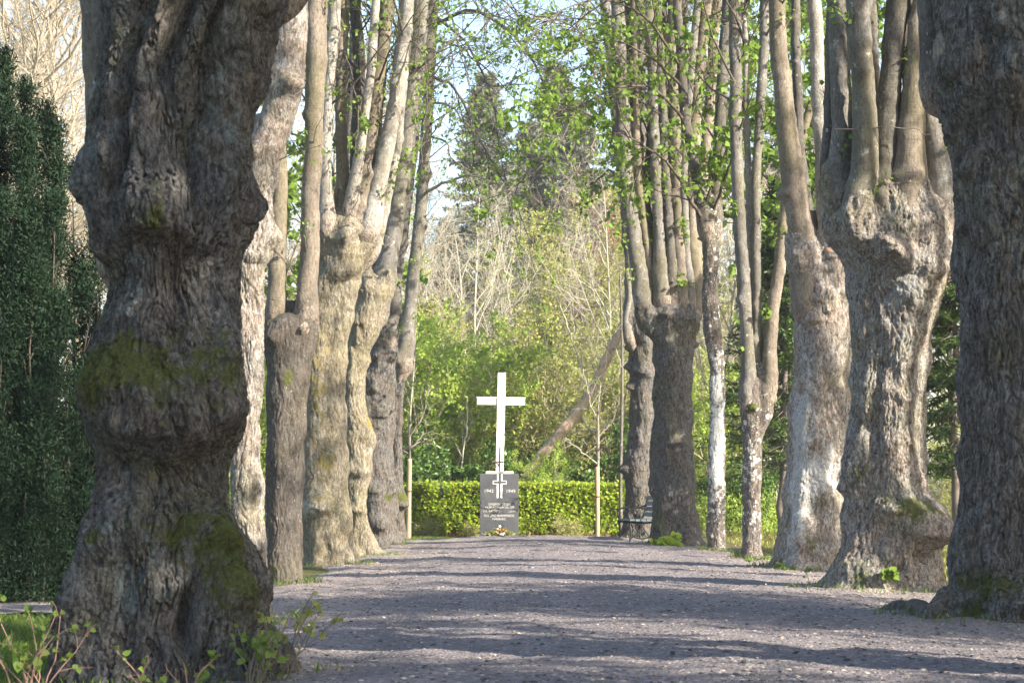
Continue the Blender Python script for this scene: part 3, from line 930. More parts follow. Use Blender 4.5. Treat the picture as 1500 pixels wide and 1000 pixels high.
crown(t1, st, 16, zmin=5.5, nleaf=1500)

# ---- L2
Y = 16.6
t2 = thing('linden_tree', 'linden half hidden behind the massive foreground trunk, with one thick twisted limb', 'tree', base_of(Y, 362), LG)
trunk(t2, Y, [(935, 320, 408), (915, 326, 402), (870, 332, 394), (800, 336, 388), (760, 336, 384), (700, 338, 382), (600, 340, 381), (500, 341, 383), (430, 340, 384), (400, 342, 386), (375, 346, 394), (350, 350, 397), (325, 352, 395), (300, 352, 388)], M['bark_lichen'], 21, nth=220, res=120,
      bumps=[(398, 345, 18, 16, 12), (380, 380, 20, 16, 8)], nknob=10, knob=0.03, lobes=0.08, cap=0.1)
st = [stem(t2, Y, [(368, 360, 24), (370, 290, 22), (391, 215, 24), (413, 150, 27), (421, 80, 26), (430, 0, 22), (436, -70, 19)], M['bark_lichen'], 22, dy=-0.02, sides=40, rough=1.5, flare=0.25, top=11),
      stem(t2, Y, [(360, 320, 20), (345, 200, 16), (335, 60, 14), (330, -40, 13)], M['stem_grey'], 23, dy=0.1)]
crown(t2, st, 24, nleaf=900)

# ---- L3 thin two-leader
Y = 23.4
t3 = thing('linden_tree', 'slender dark linden trunk forking into two upright leaders, left of the sunlit mossy trunk', 'tree', base_of(Y, 417), LG)
trunk(t3, Y, [(868, 382, 449), (850, 387, 444), (820, 388, 442), (700, 390, 445), (600, 392, 450), (540, 392, 454), (500, 389, 461), (492, 388, 463)], M['bark_smooth'], 31, nth=160, res=90,
      bumps=[(398, 500, 14, 14, 8), (455, 480, 14, 12, 6)], moss=[(424, 556, 12, 12, .9), (398, 470, 8, 20, .5), (405, 830, 10, 14, .5)], pale=[(390, 800, 8, 30, .9)], nknob=6, knob=0.02, rough=0.6, lobes=0.05, roots=0.12, cap=0.10, hs=0.32, ridge=0.006)
st = [stem(t3, Y, [(446, 490, 17), (452, 420, 15), (457, 320, 13.5), (460, 220, 13), (464, 100, 15), (468, 0, 15)], M['stem_brown'], 32, dy=-0.08, flare=0.3),
      stem(t3, Y, [(406, 490, 14), (407, 400, 13), (409, 320, 12), (411, 230, 10.5), (414, 100, 9), (416, 0, 9)], M['stem_brown'], 33, dy=-0.02, flare=0.3)]
crown(t3, st, 34, zmin=6.2, nleaf=1200)

# ---- L4 sunlit
Y = 29.5
t4 = thing('linden_tree', 'thick sunlit linden with yellow-green mossy bark and a head of many tall pale stems', 'tree', base_of(Y, 478), LG)
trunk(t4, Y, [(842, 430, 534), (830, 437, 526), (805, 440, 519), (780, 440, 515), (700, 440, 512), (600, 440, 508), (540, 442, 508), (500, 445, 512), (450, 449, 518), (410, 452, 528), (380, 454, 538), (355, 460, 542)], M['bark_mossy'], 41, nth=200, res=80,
      bumps=[(470, 745, 24, 20, 14), (505, 400, 16, 20, 10), (530, 375, 14, 14, 8), (480, 800, 10, 40, -8, 0)], moss=[(465, 560, 24, 90, .5), (480, 680, 24, 60, .4), (460, 420, 20, 30, .5)], pale=[(460, 745, 18, 18, .9), (470, 620, 14, 60, .4)], nknob=16, knob=0.035, head=(420, 330, 22, 0.09), cap=0.15)
st = [stem(t4, Y, [(484, 345, 13), (479, 280, 9.5), (482, 180, 8.5), (489, 80, 9), (494, 0, 9)], M['stem_pale'], 42, dy=-0.22, flare=0.5),
      stem(t4, Y, [(503, 340, 10), (501, 220, 9), (500, 100, 9), (503, 0, 9)], M['stem_brown'], 43, dy=-0.02),
      stem(t4, Y, [(524, 330, 14), (540, 235, 11), (555, 120, 10), (570, 0, 10)], M['stem_brown'], 44, dy=-0.14),
      stem(t4, Y, [(515, 320, 9), (530, 220, 7.5), (545, 110, 6.5), (553, 0, 6)], M['stem_pale'], 45, dy=-0.24),
      stem(t4, Y, [(536, 350, 15), (556, 270, 13), (577, 170, 11), (592, 70, 9.5), (600, 0, 9)], M['stem_pale'], 46, dy=-0.16),
      stem(t4, Y, [(540, 375, 9), (562, 300, 8), (578, 230, 7), (590, 120, 6), (600, -20, 6)], M['stem_pale'], 47, dy=0.12),
      stem(t4, Y, [(520, 320, 12), (520, 200, 10), (523, 90, 9), (518, 0, 9)], M['stem_dark'], 48, dy=0.30),
      stem(t4, Y, [(470, 340, 10), (466, 200, 8), (474, 60, 7), (478, -20, 7)], M['stem_pale'], 49, dy=0.25)]
crown(t4, st, 40, zmin=5.5, nleaf=2400, M1=12)

# ---- L5
Y = 34.4
t5 = thing('linden_tree', 'linden with a big mossy burl low on its side and one curved dark leader', 'tree', base_of(Y, 530), LG)
trunk(t5, Y, [(826, 492, 590), (815, 500, 568), (800, 505, 553), (770, 507, 542), (740, 505, 537), (710, 504, 540), (670, 503, 546), (640, 502, 548), (610, 502, 540), (580, 502, 534), (520, 503, 540), (480, 506, 562), (455, 509, 570), (440, 514, 572)], M['bark_mossy'], 51, nth=180, res=80,
      bumps=[(546, 645, 16, 22, 5), (520, 745, 14, 14, 9), (530, 690, 16, 16, 8)], moss=[(545, 625, 16, 12, .9), (525, 580, 18, 60, .35)], pale=[(540, 660, 12, 8, .7)], nknob=16, knob=0.04, head=(480, 440, 10, 0.08), cap=0.2)
st = [stem(t5, Y, [(548, 452, 19), (564, 400, 16), (578, 330, 13.5), (592, 240, 12.5), (603, 140, 12.5), (614, 40, 12), (618, 0, 11.5)], M['stem_grey'], 52, dy=-0.05, flare=0.3),
      stem(t5, Y, [(525, 455, 13), (535, 330, 9), (548, 200, 8), (560, 60, 8), (563, -20, 7)], M['stem_dark'], 53, dy=0.2),
      stem(t5, Y, [(512, 450, 10), (508, 330, 8), (512, 200, 8), (515, 0, 7)], M['stem_grey'], 54, dy=0.25),
      stem(t5, Y, [(548, 455, 9), (560, 380, 7), (572, 280, 6.5), (590, 130, 6), (600, -20, 6)], M['stem_pale'], 55, dy=0.25)]
crown(t5, st, 56, zmin=6.5, nleaf=1600)

# ---- L6
Y = 40.7
t6 = thing('linden_tree', 'dark knobbly linden trunk with a grey ridge down its left side, third before the hedge end', 'tree', base_of(Y, 556), LG)
t6['label'] = 'dark knobbly linden trunk covered in small knots, between the burled linden and the left stakes'
trunk(t6, Y, [(810, 518, 606), (800, 525, 592), (785, 527, 586), (760, 527, 583), (720, 527, 581), (690, 527, 576), (640, 529, 577), (600, 531, 578), (560, 535, 579), (520, 541, 580), (495, 546, 580)], M['bark_dark'], 61, nth=180, res=80,
      bumps=[(560, 610, 10, 10, 9), (573, 605, 7, 7, 7), (535, 600, 8, 50, 10, 0), (575, 720, 10, 14, 8), (545, 720, 14, 16, 8), (550, 570, 12, 10, 8), (560, 770, 12, 16, 8)], moss=[(545, 720, 16, 14, .5), (570, 730, 12, 16, .5)], pale=[(532, 620, 6, 50, .6), (535, 715, 10, 30, .5)], nknob=26, knob=0.05, head=(530, 495, 8, 0.08), cap=0.2)
st = [stem(t6, Y, [(566, 510, 12), (578, 430, 9), (590, 340, 8), (604, 230, 7.5), (615, 100, 7), (622, -20, 7)], M['stem_dark'], 62, dy=0.0),
      stem(t6, Y, [(552, 510, 10), (560, 400, 8), (568, 250, 7), (580, 100, 7), (588, -20, 6)], M['stem_grey'], 63, dy=0.2)]
crown(t6, st, 64, zmin=7, nleaf=1500)

# ---- L7
Y = 44.8
t7 = thing('linden_tree', 'last linden of the left row, thin trunk with a round mossy burl by the hedge', 'tree', base_of(Y, 583), LG)
trunk(t7, Y, [(800, 562, 606), (790, 567, 598), (775, 572, 592), (750, 574, 590), (720, 574, 589), (650, 575, 588), (600, 576, 589), (560, 577, 592), (535, 576, 596), (515, 577, 598)], M['bark_dark'], 71, nth=140, res=70,
      bumps=[(583, 740, 15, 15, 17), (596, 530, 8, 8, 6)], moss=[(583, 728, 12, 8, 1)], nknob=14, knob=0.035, head=(535, 515, 6, 0.06), cap=0.15)
st7 = [stem(t7, Y, [(590, 535, 12), (600, 450, 9.5), (612, 350, 9), (621, 250, 8.5), (628, 130, 8), (632, 0, 8)], M['stem_grey'], 72, dy=-0.03),
       stem(t7, Y, [(582, 530, 9), (578, 430, 7), (584, 330, 6), (592, 200, 6), (600, 0, 6)], M['stem_dark'], 73, dy=0.12)]
crown(t7, st7, 74, zmin=7.5, nleaf=1500)
limb(t7, 44.8, [(622, 283, 4), (650, 268, 3.4), (690, 258, 2.4), (730, 270, 1.5)], 43, 75, 'twig_tan', 8, 4, 0.3, nleaf=120)
limb(t7, 44.8, [(632, 40, 5), (690, 15, 4), (760, 60, 3), (800, 130, 2), (830, 190, 1.3)], 40, 76, 'twig_dark', 14, 6, 0.35, nleaf=420, leafsize=0.07)
limb(t7, 44.8, [(630, 110, 4), (665, 130, 3), (700, 200, 2.3), (740, 270, 1.5)], 42, 77, 'twig_dark', 12, 6, 0.35, nleaf=350, leafsize=0.07)
limb(t7, 44.8, [(631, 20, 4), (680, 60, 3), (715, 130, 2.2), (735, 240, 1.6), (768, 330, 1.2), (785, 400, 1)], 38, 78, 'twig_dark', 16, 6, 0.25, nleaf=520, leafsize=0.07, trop=-0.08)
limb(t7, 44.8, [(630, -10, 4), (720, -40, 3), (850, -10, 2), (900, 60, 1.3)], 42, 79, 'twig_dark', 14, 6, 0.3, nleaf=300, leafsize=0.07)
limb(t6, 40.7, [(612, 60, 4), (640, 10, 3), (700, -20, 2), (740, 40, 1.3)], 38, 80, 'twig_dark', 12, 6, 0.35, nleaf=300, leafsize=0.07)
limb(t4, 29.5, [(590, 90, 3), (600, 60, 2.5), (620, 80, 2), (622, 180, 1.2), (618, 240, 1)], 28.5, 81, 'twig_dark', 10, 5, 0.25, nleaf=260, leafsize=0.055, trop=-0.1)
limb(t4, 29.5, [(500, 60, 2.5), (510, 90, 2), (522, 150, 1.5), (520, 230, 1)], 28.9, 82, 'twig_dark', 10, 5, 0.25, nleaf=200, leafsize=0.05, trop=-0.1)

for k, (x0, y0, x1, y1, x2, y2, Yk) in enumerate([(634, -20, 720, 20, 800, 110, 41), (633, 60, 700, 90, 780, 60, 43), (632, 150, 680, 180, 720, 240, 43), (640, -60, 780, -30, 900, 60, 39), (630, 200, 660, 230, 700, 300, 44), (636, -40, 760, 20, 850, 200, 38), (634, 0, 670, 60, 690, 190, 40)]):
    limb(t7, 44.8, [(x0, y0, 3), ((x0 + x1) / 2 + 8, (y0 + y1) / 2 - 8, 2.4), (x1, y1, 1.7), ((x1 + x2) / 2 + 6, (y1 + y2) / 2 - 12, 1.3), (x2, y2, .8)], Yk, 180 + k, 'twig_dark' if k % 2 else 'twig_grey', 16, 7, 0.32, nleaf=260, leafsize=0.06, trop=-0.04)
# ---- R1
Y = 16.1
r1 = thing('linden_tree', 'huge shaded linden with furrowed bark at the right picture edge', 'tree', base_of(Y, 1490), LG)
r1['label'] = 'huge shaded linden with deeply furrowed grey bark, cut by the photo edge'
trunk(r1, Y, [(945, 1318, 1665), (925, 1342, 1645), (905, 1362, 1625), (880, 1380, 1605), (850, 1392, 1592), (800, 1394, 1585), (740, 1401, 1580), (600, 1405, 1578), (400, 1401, 1580), (300, 1396, 1584), (250, 1393, 1590), (200, 1391, 1598), (180, 1387, 1600), (150, 1374, 1612), (100, 1364, 1620), (50, 1364, 1620), (0, 1372, 1610), (-60, 1392, 1590)], M['bark_furrow'], 91, nth=420, res=130,
      bumps=[(1400, 110, 34, 50, 18), (1440, 160, 40, 40, 20), (1405, 330, 24, 50, 12), (1410, 250, 30, 30, 12), (1400, 800, 24, 40, 14), (1480, 880, 40, 40, 30), (1440, 200, 14, 60, -14, 0), (1425, 90, 14, 60, -20, 0), (1455, 60, 20, 70, 20, 0)],
      moss=[(1430, 855, 60, 25, .7), (1400, 900, 30, 20, .5), (1385, 130, 20, 30, .5)], pale=[(1450, 300, 30, 80, .4), (1445, 60, 30, 50, .4)], nknob=20, knob=0.04, roots=0.16, cap=0.3, ridge=0.016, head=(200, -60, 16, 0.10), lobes=0.06, crag=0.010)
Wr = np.array([[*px(a, b, yy), c] for a, b, yy, c in [(1392, 880, 16.0, .13), (1370, 896, 15.9, .09), (1340, 893, 16.6, .075), (1310, 892, 16.8, .055), (1290, 894, 16.9, .02)]])
Qr = spline(Wr, 40)
v, q = tubes(Qr[None, :, :3], Qr[None, :, 3], 20)
v = v + (v - np.repeat(Qr[:, :3], 20, 0)) * (0.25 * fbm(v * 6, 3, 8))[:, None]
mesh_obj('surface_root', v, q, M['bark_dark'], r1, attrs={'moss': np.zeros(len(v)), 'pale': np.zeros(len(v))})
st = [stem(r1, Y, [(1402, 90, 30), (1405, 0, 27), (1400, -90, 24)], M['stem_grey'], 92, dy=-0.15),
      stem(r1, Y, [(1465, 90, 38), (1468, 0, 34), (1462, -90, 30)], M['stem_grey'], 93, dy=-0.28),
      stem(r1, Y, [(1540, 60, 34), (1550, -20, 32), (1560, -90, 30)], M['stem_grey'], 94, dy=-0.1),
      stem(r1, Y, [(1480, 0, 34), (1490, -90, 32)], M['stem_grey'], 95, dy=0.3),
      stem(r1, Y, [(1380, 130, 22), (1372, 60, 18), (1365, -20, 16), (1350, -90, 14)], M['stem_dark'], 96, dy=0.15)]
crown(r1, st, 97, zmin=5.5, nleaf=1800)

# ---- R2
Y = 21.9
r2 = thing('linden_tree', 'thick dappled linden with a bulging foot and a fan of tall stems from its head', 'tree', base_of(Y, 1300), LG)
trunk(r2, Y, [(886, 1172, 1402), (873, 1184, 1394), (860, 1198, 1388), (840, 1214, 1382), (820, 1223, 1378), (800, 1230, 1374), (770, 1236, 1366), (740, 1239, 1360), (720, 1238, 1354), (690, 1237, 1350), (650, 1243, 1349), (600, 1247, 1351), (550, 1249, 1357), (500, 1250, 1366), (450, 1249, 1376), (410, 1247, 1388), (380, 1245, 1393), (360, 1242, 1395), (345, 1239, 1395)], M['bark_grey'], 101, nth=300, res=110,
      bumps=[(1345, 775, 34, 34, 42), (1375, 780, 26, 30, 22), (1300, 745, 34, 24, 14), (1345, 815, 16, 12, -16, 0), (1303, 835, 12, 9, -16, 0), (1240, 715, 16, 24, 14), (1300, 375, 24, 16, 14), (1310, 400, 18, 14, 10), (1370, 370, 24, 24, 10), (1240, 330, 20, 24, 10), (1270, 600, 14, 90, -7, 0)],
      moss=[(1255, 690, 26, 50, .6), (1320, 745, 40, 20, .55), (1250, 840, 24, 22, .6), (1262, 400, 18, 20, .35), (1275, 560, 20, 40, .35), (1370, 780, 14, 30, .3)], pale=[(1310, 430, 40, 40, .5), (1300, 520, 50, 60, .3), (1260, 600, 10, 60, .4)], nknob=14, knob=0.035, roots=0.14, nroots=5, head=(400, 345, 26, 0.09), cap=0.10, ridge=0.010, crag=0.007)
bl = trunk(r2, 21.9, [(322, 1216, 1248), (305, 1208, 1246), (285, 1204, 1244), (265, 1202, 1242), (250, 1204, 1240), (240, 1210, 1236)], M['bark_mossy'], 102, nth=90, res=120, nknob=14, knob=0.035, roots=0, cap=0.06, name='burl', rough=1.6)
st = [stem(r2, Y, [(1253, 320, 25), (1257, 255, 20), (1258, 190, 17.5), (1252, 100, 17), (1245, 0, 17)], M['stem_grey'], 103, dy=-0.30, flare=0.2),
      stem(r2, Y, [(1236, 290, 16), (1232, 180, 15), (1229, 90, 15), (1225, 0, 14)], M['stem_grey'], 104, dy=-0.05),
      stem(r2, Y, [(1221, 270, 9), (1217, 160, 7), (1218, 60, 6.5), (1222, -20, 6)], M['stem_dark'], 105, dy=0.12),
      stem(r2, Y, [(1283, 330, 27), (1289, 250, 20), (1295, 150, 16.5), (1303, 60, 16), (1309, 0, 16)], M['stem_dark'], 106, dy=-0.22, flare=0.25),
      stem(r2, Y, [(1272, 290, 13), (1274, 180, 11), (1271, 80, 11), (1269, 0, 11)], M['stem_brown'], 107, dy=0.15),
      stem(r2, Y, [(1324, 340, 32), (1324, 270, 25), (1326, 190, 20), (1331, 100, 14), (1337, 0, 10)], M['stem_brown'], 108, dy=-0.26, flare=0.15),
      stem(r2, Y, [(1382, 310, 28), (1374, 245, 20), (1362, 180, 16), (1347, 90, 14), (1333, 0, 13)], M['stem_pale'], 109, dy=-0.10, flare=0.2),
      stem(r2, Y, [(1345, 300, 15), (1346, 200, 13), (1338, 100, 12), (1326, 0, 12)], M['stem_dark'], 110, dy=0.2),
      stem(r2, Y, [(1290, 290, 13), (1288, 150, 10), (1284, 0, 10)], M['stem_grey'], 111, dy=0.3)]
crown(r2, st, 112, zmin=6.5, nleaf=2200)
limb(r2, 21.5, [(1222, 190, 1.5), (1255, 188, 1.4), (1300, 186, 1.2), (1345, 192, 1), (1362, 200, 0.8)], 21.3, 113, 'twig_grey', 4, 2, 0.08, nleaf=0, rmin=0.0015)

# ---- R3
Y = 27.5
r3 = thing('linden_tree', 'linden with white lichen patches and a leaning sunlit trunk, pale sawn knot at its head', 'tree', base_of(Y, 1190), LG)
trunk(r3, Y, [(850, 1110, 1262), (840, 1117, 1254), (825, 1127, 1249), (800, 1137, 1246), (760, 1144, 1245), (700, 1150, 1246), (640, 1153, 1248), (600, 1156, 1250), (540, 1160, 1253), (500, 1163, 1255), (450, 1161, 1255), (420, 1161, 1252), (395, 1165, 1246), (390, 1168, 1244)], M['bark_lichen'], 121, nth=240, res=90,
      bumps=[(1200, 440, 16, 16, 12), (1190, 470, 14, 14, 10), (1215, 380, 13, 14, 12), (1180, 430, 14, 20, 8), (1230, 430, 16, 20, 8), (1165, 780, 14, 50, 10, 0), (1205, 800, 14, 40, 10, 0), (1210, 455, 9, 9, 8)],
      moss=[(1180, 790, 16, 30, .4), (1135, 825, 12, 20, .6), (1225, 745, 10, 40, .4)], pale=[(1165, 720, 24, 90, .8), (1170, 600, 20, 80, .6), (1205, 690, 24, 40, .8)], nknob=14, knob=0.04, roots=0.14, head=(470, 380, 26, 0.08), cap=0.10)
st = [stem(r3, Y, [(1180, 450, 22), (1173, 380, 20), (1162, 300, 18), (1149, 200, 15.5), (1138, 100, 13), (1133, 0, 12)], M['stem_brown'], 122, dy=-0.22, flare=0.15),
      stem(r3, Y, [(1213, 385, 17), (1206, 320, 12.5), (1199, 220, 11), (1193, 110, 10), (1187, 0, 10)], M['stem_pale'], 123, dy=-0.2, flare=0.3),
      stem(r3, Y, [(1232, 370, 12), (1236, 250, 9), (1240, 100, 8), (1242, -20, 8)], M['stem_grey'], 124, dy=0.15),
      stem(r3, Y, [(1192, 370, 12), (1180, 250, 8), (1172, 120, 7), (1170, -20, 7)], M['stem_dark'], 125, dy=0.25)]
# sawn knot
t = NT('sawn wood'); cwood = t.mix(t.ramp(t.noise(t.coord(), 30, 4), 0.4, 0.6), (0.42, 0.29, 0.20), (0.33, 0.22, 0.15)); M['sawn'] = t.out(cwood, 0.9)
c0 = px(1217, 378, 27.5) + np.array([0, -0.38, 0])
th = np.linspace(0, 2 * pi, 25)[:-1]
ring = np.stack([0.10 * np.cos(th), 0 * th, 0.14 * np.sin(th)], -1)
ring = ring + 0.01 * rng.normal(size=ring.shape)
V = np.concatenate([c0 + ring * 0.9 + [0, -0.02, 0], c0 + ring * 1.12 + [0.0, 0.03, 0], c0 + ring * 1.2 + [0, 0.3, 0], [c0 + [0, -0.024, 0]]])
f4 = [[i + 24 * k, (i + 1) % 24 + 24 * k, (i + 1) % 24 + 24 * (k + 1), i + 24 * (k + 1)] for k in range(2) for i in range(24)]
f3 = [[i, 72, (i + 1) % 24] for i in range(24)]
o = mesh_obj('sawn_knot', V, [np.array(f4), np.array(f3)], M['sawn'], r3)
crown(r3, st, 126, zmin=7, nleaf=1500)

# ---- R4
Y = 32.0
r4 = thing('linden_tree', 'slender forked linden with three straight leaders, right of the white-spotted trunk', 'tree', base_of(Y, 1101), LG)
trunk(r4, Y, [(828, 1078, 1126), (818, 1083, 1120), (800, 1087, 1116), (780, 1088, 1115), (700, 1088, 1115), (640, 1088, 1116), (610, 1087, 1119), (598, 1086, 1122)], M['bark_spotted'], 131, nth=120, res=80,
      bumps=[(1100, 600, 8, 8, 6)], moss=[(1100, 598, 8, 8, 1)], pale=[(1100, 680, 14, 40, .35), (1105, 760, 12, 20, .3)], nknob=4, knob=0.02, rough=0.5, lobes=0.05, roots=0.1, cap=0.06, ridge=0.005)
st4 = [stem(r4, Y, [(1097, 600, 12), (1095, 520, 10), (1089, 420, 9.5), (1080, 280, 9), (1077, 150, 8.5), (1075, 0, 8.5)], M['stem_grey'], 132, dy=-0.03, flare=0.2),
       stem(r4, Y, [(1110, 595, 10), (1110, 500, 8), (1109, 380, 7), (1108, 290, 7), (1113, 180, 7), (1121, 0, 7)], M['stem_grey'], 133, dy=0.05, flare=0.2),
       stem(r4, Y, [(1120, 590, 11), (1129, 490, 9.5), (1143, 370, 9), (1155, 285, 8), (1178, 190, 6.5), (1205, 90, 5.5), (1222, 0, 5)], M['stem_brown'], 134, dy=-0.04, flare=0.2),
       stem(r4, Y, [(1104, 575, 7), (1102, 470, 6), (1101, 380, 5), (1096, 200, 5), (1090, 0, 4)], M['stem_pale'], 135, dy=0.14, flare=0.1)]
crown(r4, st4, 136, zmin=6, nleaf=2800, leafsize=0.085, M1=12)

# ---- R5
Y = 35.5
r5 = thing('linden_tree', 'slender trunk thickly spotted with white lichen, splitting into dark leafy branches', 'tree', base_of(Y, 1049), LG)
trunk(r5, Y, [(820, 1026, 1071), (810, 1032, 1066), (795, 1036, 1062), (700, 1037, 1062), (600, 1040, 1062), (540, 1039, 1061), (510, 1035, 1059), (480, 1030, 1056), (430, 1027, 1051), (380, 1029, 1052), (345, 1028, 1052), (325, 1028, 1053)], M['bark_spotted'], 141, nth=120, res=70,
      pale=[(1050, 660, 14, 90, .9), (1050, 560, 12, 40, .5)], moss=[(1040, 450, 8, 50, .2)], nknob=6, knob=0.025, rough=0.7, lobes=0.06, roots=0.1, cap=0.1, ridge=0.007)
st5 = [stem(r5, Y, [(1036, 345, 11), (1022, 270, 8.5), (1006, 190, 7.5), (997, 90, 7), (990, -20, 6)], M['stem_dark'], 142, dy=-0.05, flare=0.2),
       stem(r5, Y, [(1044, 345, 11), (1049, 270, 9.5), (1056, 170, 8.5), (1062, 60, 8), (1066, -20, 7)], M['stem_dark'], 143, dy=0.05, flare=0.2)]
crown(r5, st5, 144, zmin=5.2, nleaf=1500, leafsize=0.09)
limb(r5, 35.5, [(1033, 330, 5), (1008, 285, 4), (980, 240, 3), (930, 205, 2), (890, 190, 1.2)], 33, 145, 'twig_dark', 14, 6, 0.35, nleaf=700, leafsize=0.09)
limb(r5, 35.5, [(1000, 130, 4), (960, 90, 3), (900, 60, 2), (840, 70, 1.2)], 33, 146, 'twig_dark', 14, 6, 0.35, nleaf=600, leafsize=0.09)
limb(r5, 35.5, [(1004, 180, 4), (960, 130, 3), (900, 130, 2.2), (830, 160, 1.6), (770, 150, 1)], 32, 147, 'twig_dark', 16, 6, 0.3, nleaf=700, leafsize=0.085)
limb(r5, 35.5, [(1052, 250, 4), (1075, 190, 3), (1095, 120, 2), (1110, 60, 1.3)], 34, 148, 'twig_dark', 14, 6, 0.4, nleaf=700, leafsize=0.092)
limb(r5, 35.5, [(1040, 320, 3.5), (1066, 250, 3), (1080, 200, 2)], 34.5, 149, 'twig_dark', 10, 5, 0.5, nleaf=350, leafsize=0.105, trop=-0.05)
limb(r5, 35.5, [(1015, 240, 3), (985, 215, 2.5), (955, 225, 2), (930, 260, 1.5), (920, 330, 1)], 33, 150, 'twig_dark', 12, 5, 0.3, nleaf=260, leafsize=0.08, trop=-0.08)
limb(r5, 35.5, [(998, 100, 3.5), (950, 30, 3), (880, 0, 2.2), (800, 30, 1.4), (760, 90, 1)], 31, 151, 'twig_dark', 16, 6, 0.3, nleaf=500, leafsize=0.08)
limb(r5, 35.5, [(1060, 90, 4), (1090, 30, 3), (1140, 30, 2), (1170, 60, 1.3)], 36, 152, 'twig_dark', 14, 6, 0.4, nleaf=700, leafsize=0.092)

# ---- R6
Y = 40.0
r6 = thing('linden_tree', 'broad dark linden beside the bench, its flat head carrying many upright stems', 'tree', base_of(Y, 990), LG)
trunk(r6, Y, [(812, 936, 1050), (803, 946, 1040), (790, 953, 1031), (770, 957, 1024), (740, 957, 1019), (700, 956, 1016), (640, 956, 1014), (600, 957, 1014), (540, 957, 1015), (505, 955, 1018), (480, 951, 1023), (470, 949, 1024)], M['bark_dark'], 151, nth=200, res=80,
      bumps=[(950, 455, 16, 14, 10), (1010, 470, 14, 14, 8), (975, 460, 12, 12, 8)], moss=[(985, 620, 18, 60, .3), (965, 760, 14, 30, .5), (985, 545, 18, 22, .3)], pale=[(965, 480, 16, 16, .6), (980, 700, 8, 60, .4)], nknob=12, knob=0.05, roots=0.14, head=(520, 470, 14, 0.06), cap=0.10, hs=0.42)
st6 = [stem(r6, Y, [(948, 462, 15), (935, 395, 12.5), (923, 320, 11), (914, 230, 10.5), (908, 130, 10), (903, 0, 9)], M['stem_grey'], 152, dy=-0.2, flare=0.25),
       stem(r6, Y, [(955, 440, 11), (944, 370, 7), (946, 290, 6.5), (953, 200, 6), (955, 0, 6)], M['stem_dark'], 153, dy=-0.05),
       stem(r6, Y, [(971, 450, 11), (964, 350, 8.5), (959, 240, 8), (955, 110, 8), (950, 0, 8)], M['stem_grey'], 154, dy=-0.25),
       stem(r6, Y, [(997, 452, 12), (993, 340, 9.5), (990, 230, 9), (986, 100, 8.5), (985, 0, 8)], M['stem_brown'], 155, dy=-0.2),
       stem(r6, Y, [(1015, 455, 11), (1014, 350, 9), (1013, 240, 8.5), (1022, 120, 8), (1035, 0, 8)], M['stem_brown'], 156, dy=-0.1),
       stem(r6, Y, [(984, 450, 8), (980, 350, 6.5), (972, 240, 6), (966, 100, 6), (962, -10, 5)], M['stem_dark'], 1571, dy=-0.27),
       stem(r6, Y, [(1007, 452, 7), (1003, 360, 6), (1000, 250, 5.5), (1010, 120, 5), (1018, -10, 5)], M['stem_grey'], 1572, dy=-0.24),
       stem(r6, Y, [(958, 455, 8), (949, 380, 6.5), (936, 280, 6), (930, 150, 5.5), (928, -10, 5)], M['stem_brown'], 1573, dy=-0.18),
       stem(r6, Y, [(985, 430, 12), (978, 320, 9), (976, 180, 9), (970, 0, 8)], M['stem_dark'], 157, dy=0.15),
       stem(r6, Y, [(1005, 430, 10), (1003, 300, 8), (1005, 150, 8), (1003, 0, 8)], M['stem_grey'], 158, dy=0.25),
       stem(r6, Y, [(965, 430, 10), (955, 330, 9), (935, 200, 8), (925, 80, 8), (922, -10, 7)], M['stem_grey'], 159, dy=0.25),
       stem(r6, Y, [(1010, 430, 10), (1022, 320, 9), (1038, 200, 8), (1048, 60, 7), (1053, -10, 7)], M['stem_brown'], 160, dy=0.3)]
crown(r6, st6, 161, zmin=7, nleaf=2600, leafsize=0.08, M1=10)
limb(r6, 40, [(910, 150, 4), (880, 90, 3), (840, 40, 2.2), (770, 20, 1.3)], 38, 162, 'twig_dark', 16, 6, 0.35, nleaf=500, leafsize=0.075)
limb(r6, 40, [(905, 80, 4), (870, 110, 3), (820, 210, 2), (760, 270, 1.3), (690, 300, 1)], 37, 163, 'twig_dark', 18, 6, 0.25, nleaf=700, leafsize=0.07, trop=-0.06)
limb(r6, 40, [(915, 230, 3.5), (880, 180, 3), (830, 160, 2), (790, 190, 1.4), (770, 240, 1)], 38, 164, 'twig_dark', 16, 6, 0.3, nleaf=600, leafsize=0.075, trop=-0.06)

for k, (x0, y0, x1, y1, x2, y2, Yk) in enumerate([(905, -20, 840, 40, 740, 30, 38), (908, 110, 840, 100, 780, 140, 39), (912, 190, 860, 230, 800, 330, 39), (906, 20, 830, 80, 700, 160, 37), (903, -50, 800, -20, 690, 60, 38), (915, 260, 880, 260, 850, 300, 41)]):
    limb(r6, 40, [(x0, y0, 3), ((x0 + x1) / 2 - 8, (y0 + y1) / 2 - 10, 2.4), (x1, y1, 1.7), ((x1 + x2) / 2, (y1 + y2) / 2 - 10, 1.3), (x2, y2, .8)], Yk, 190 + k, 'twig_dark' if k % 2 else 'twig_grey', 16, 7, 0.32, nleaf=330, leafsize=0.065, trop=-0.04)

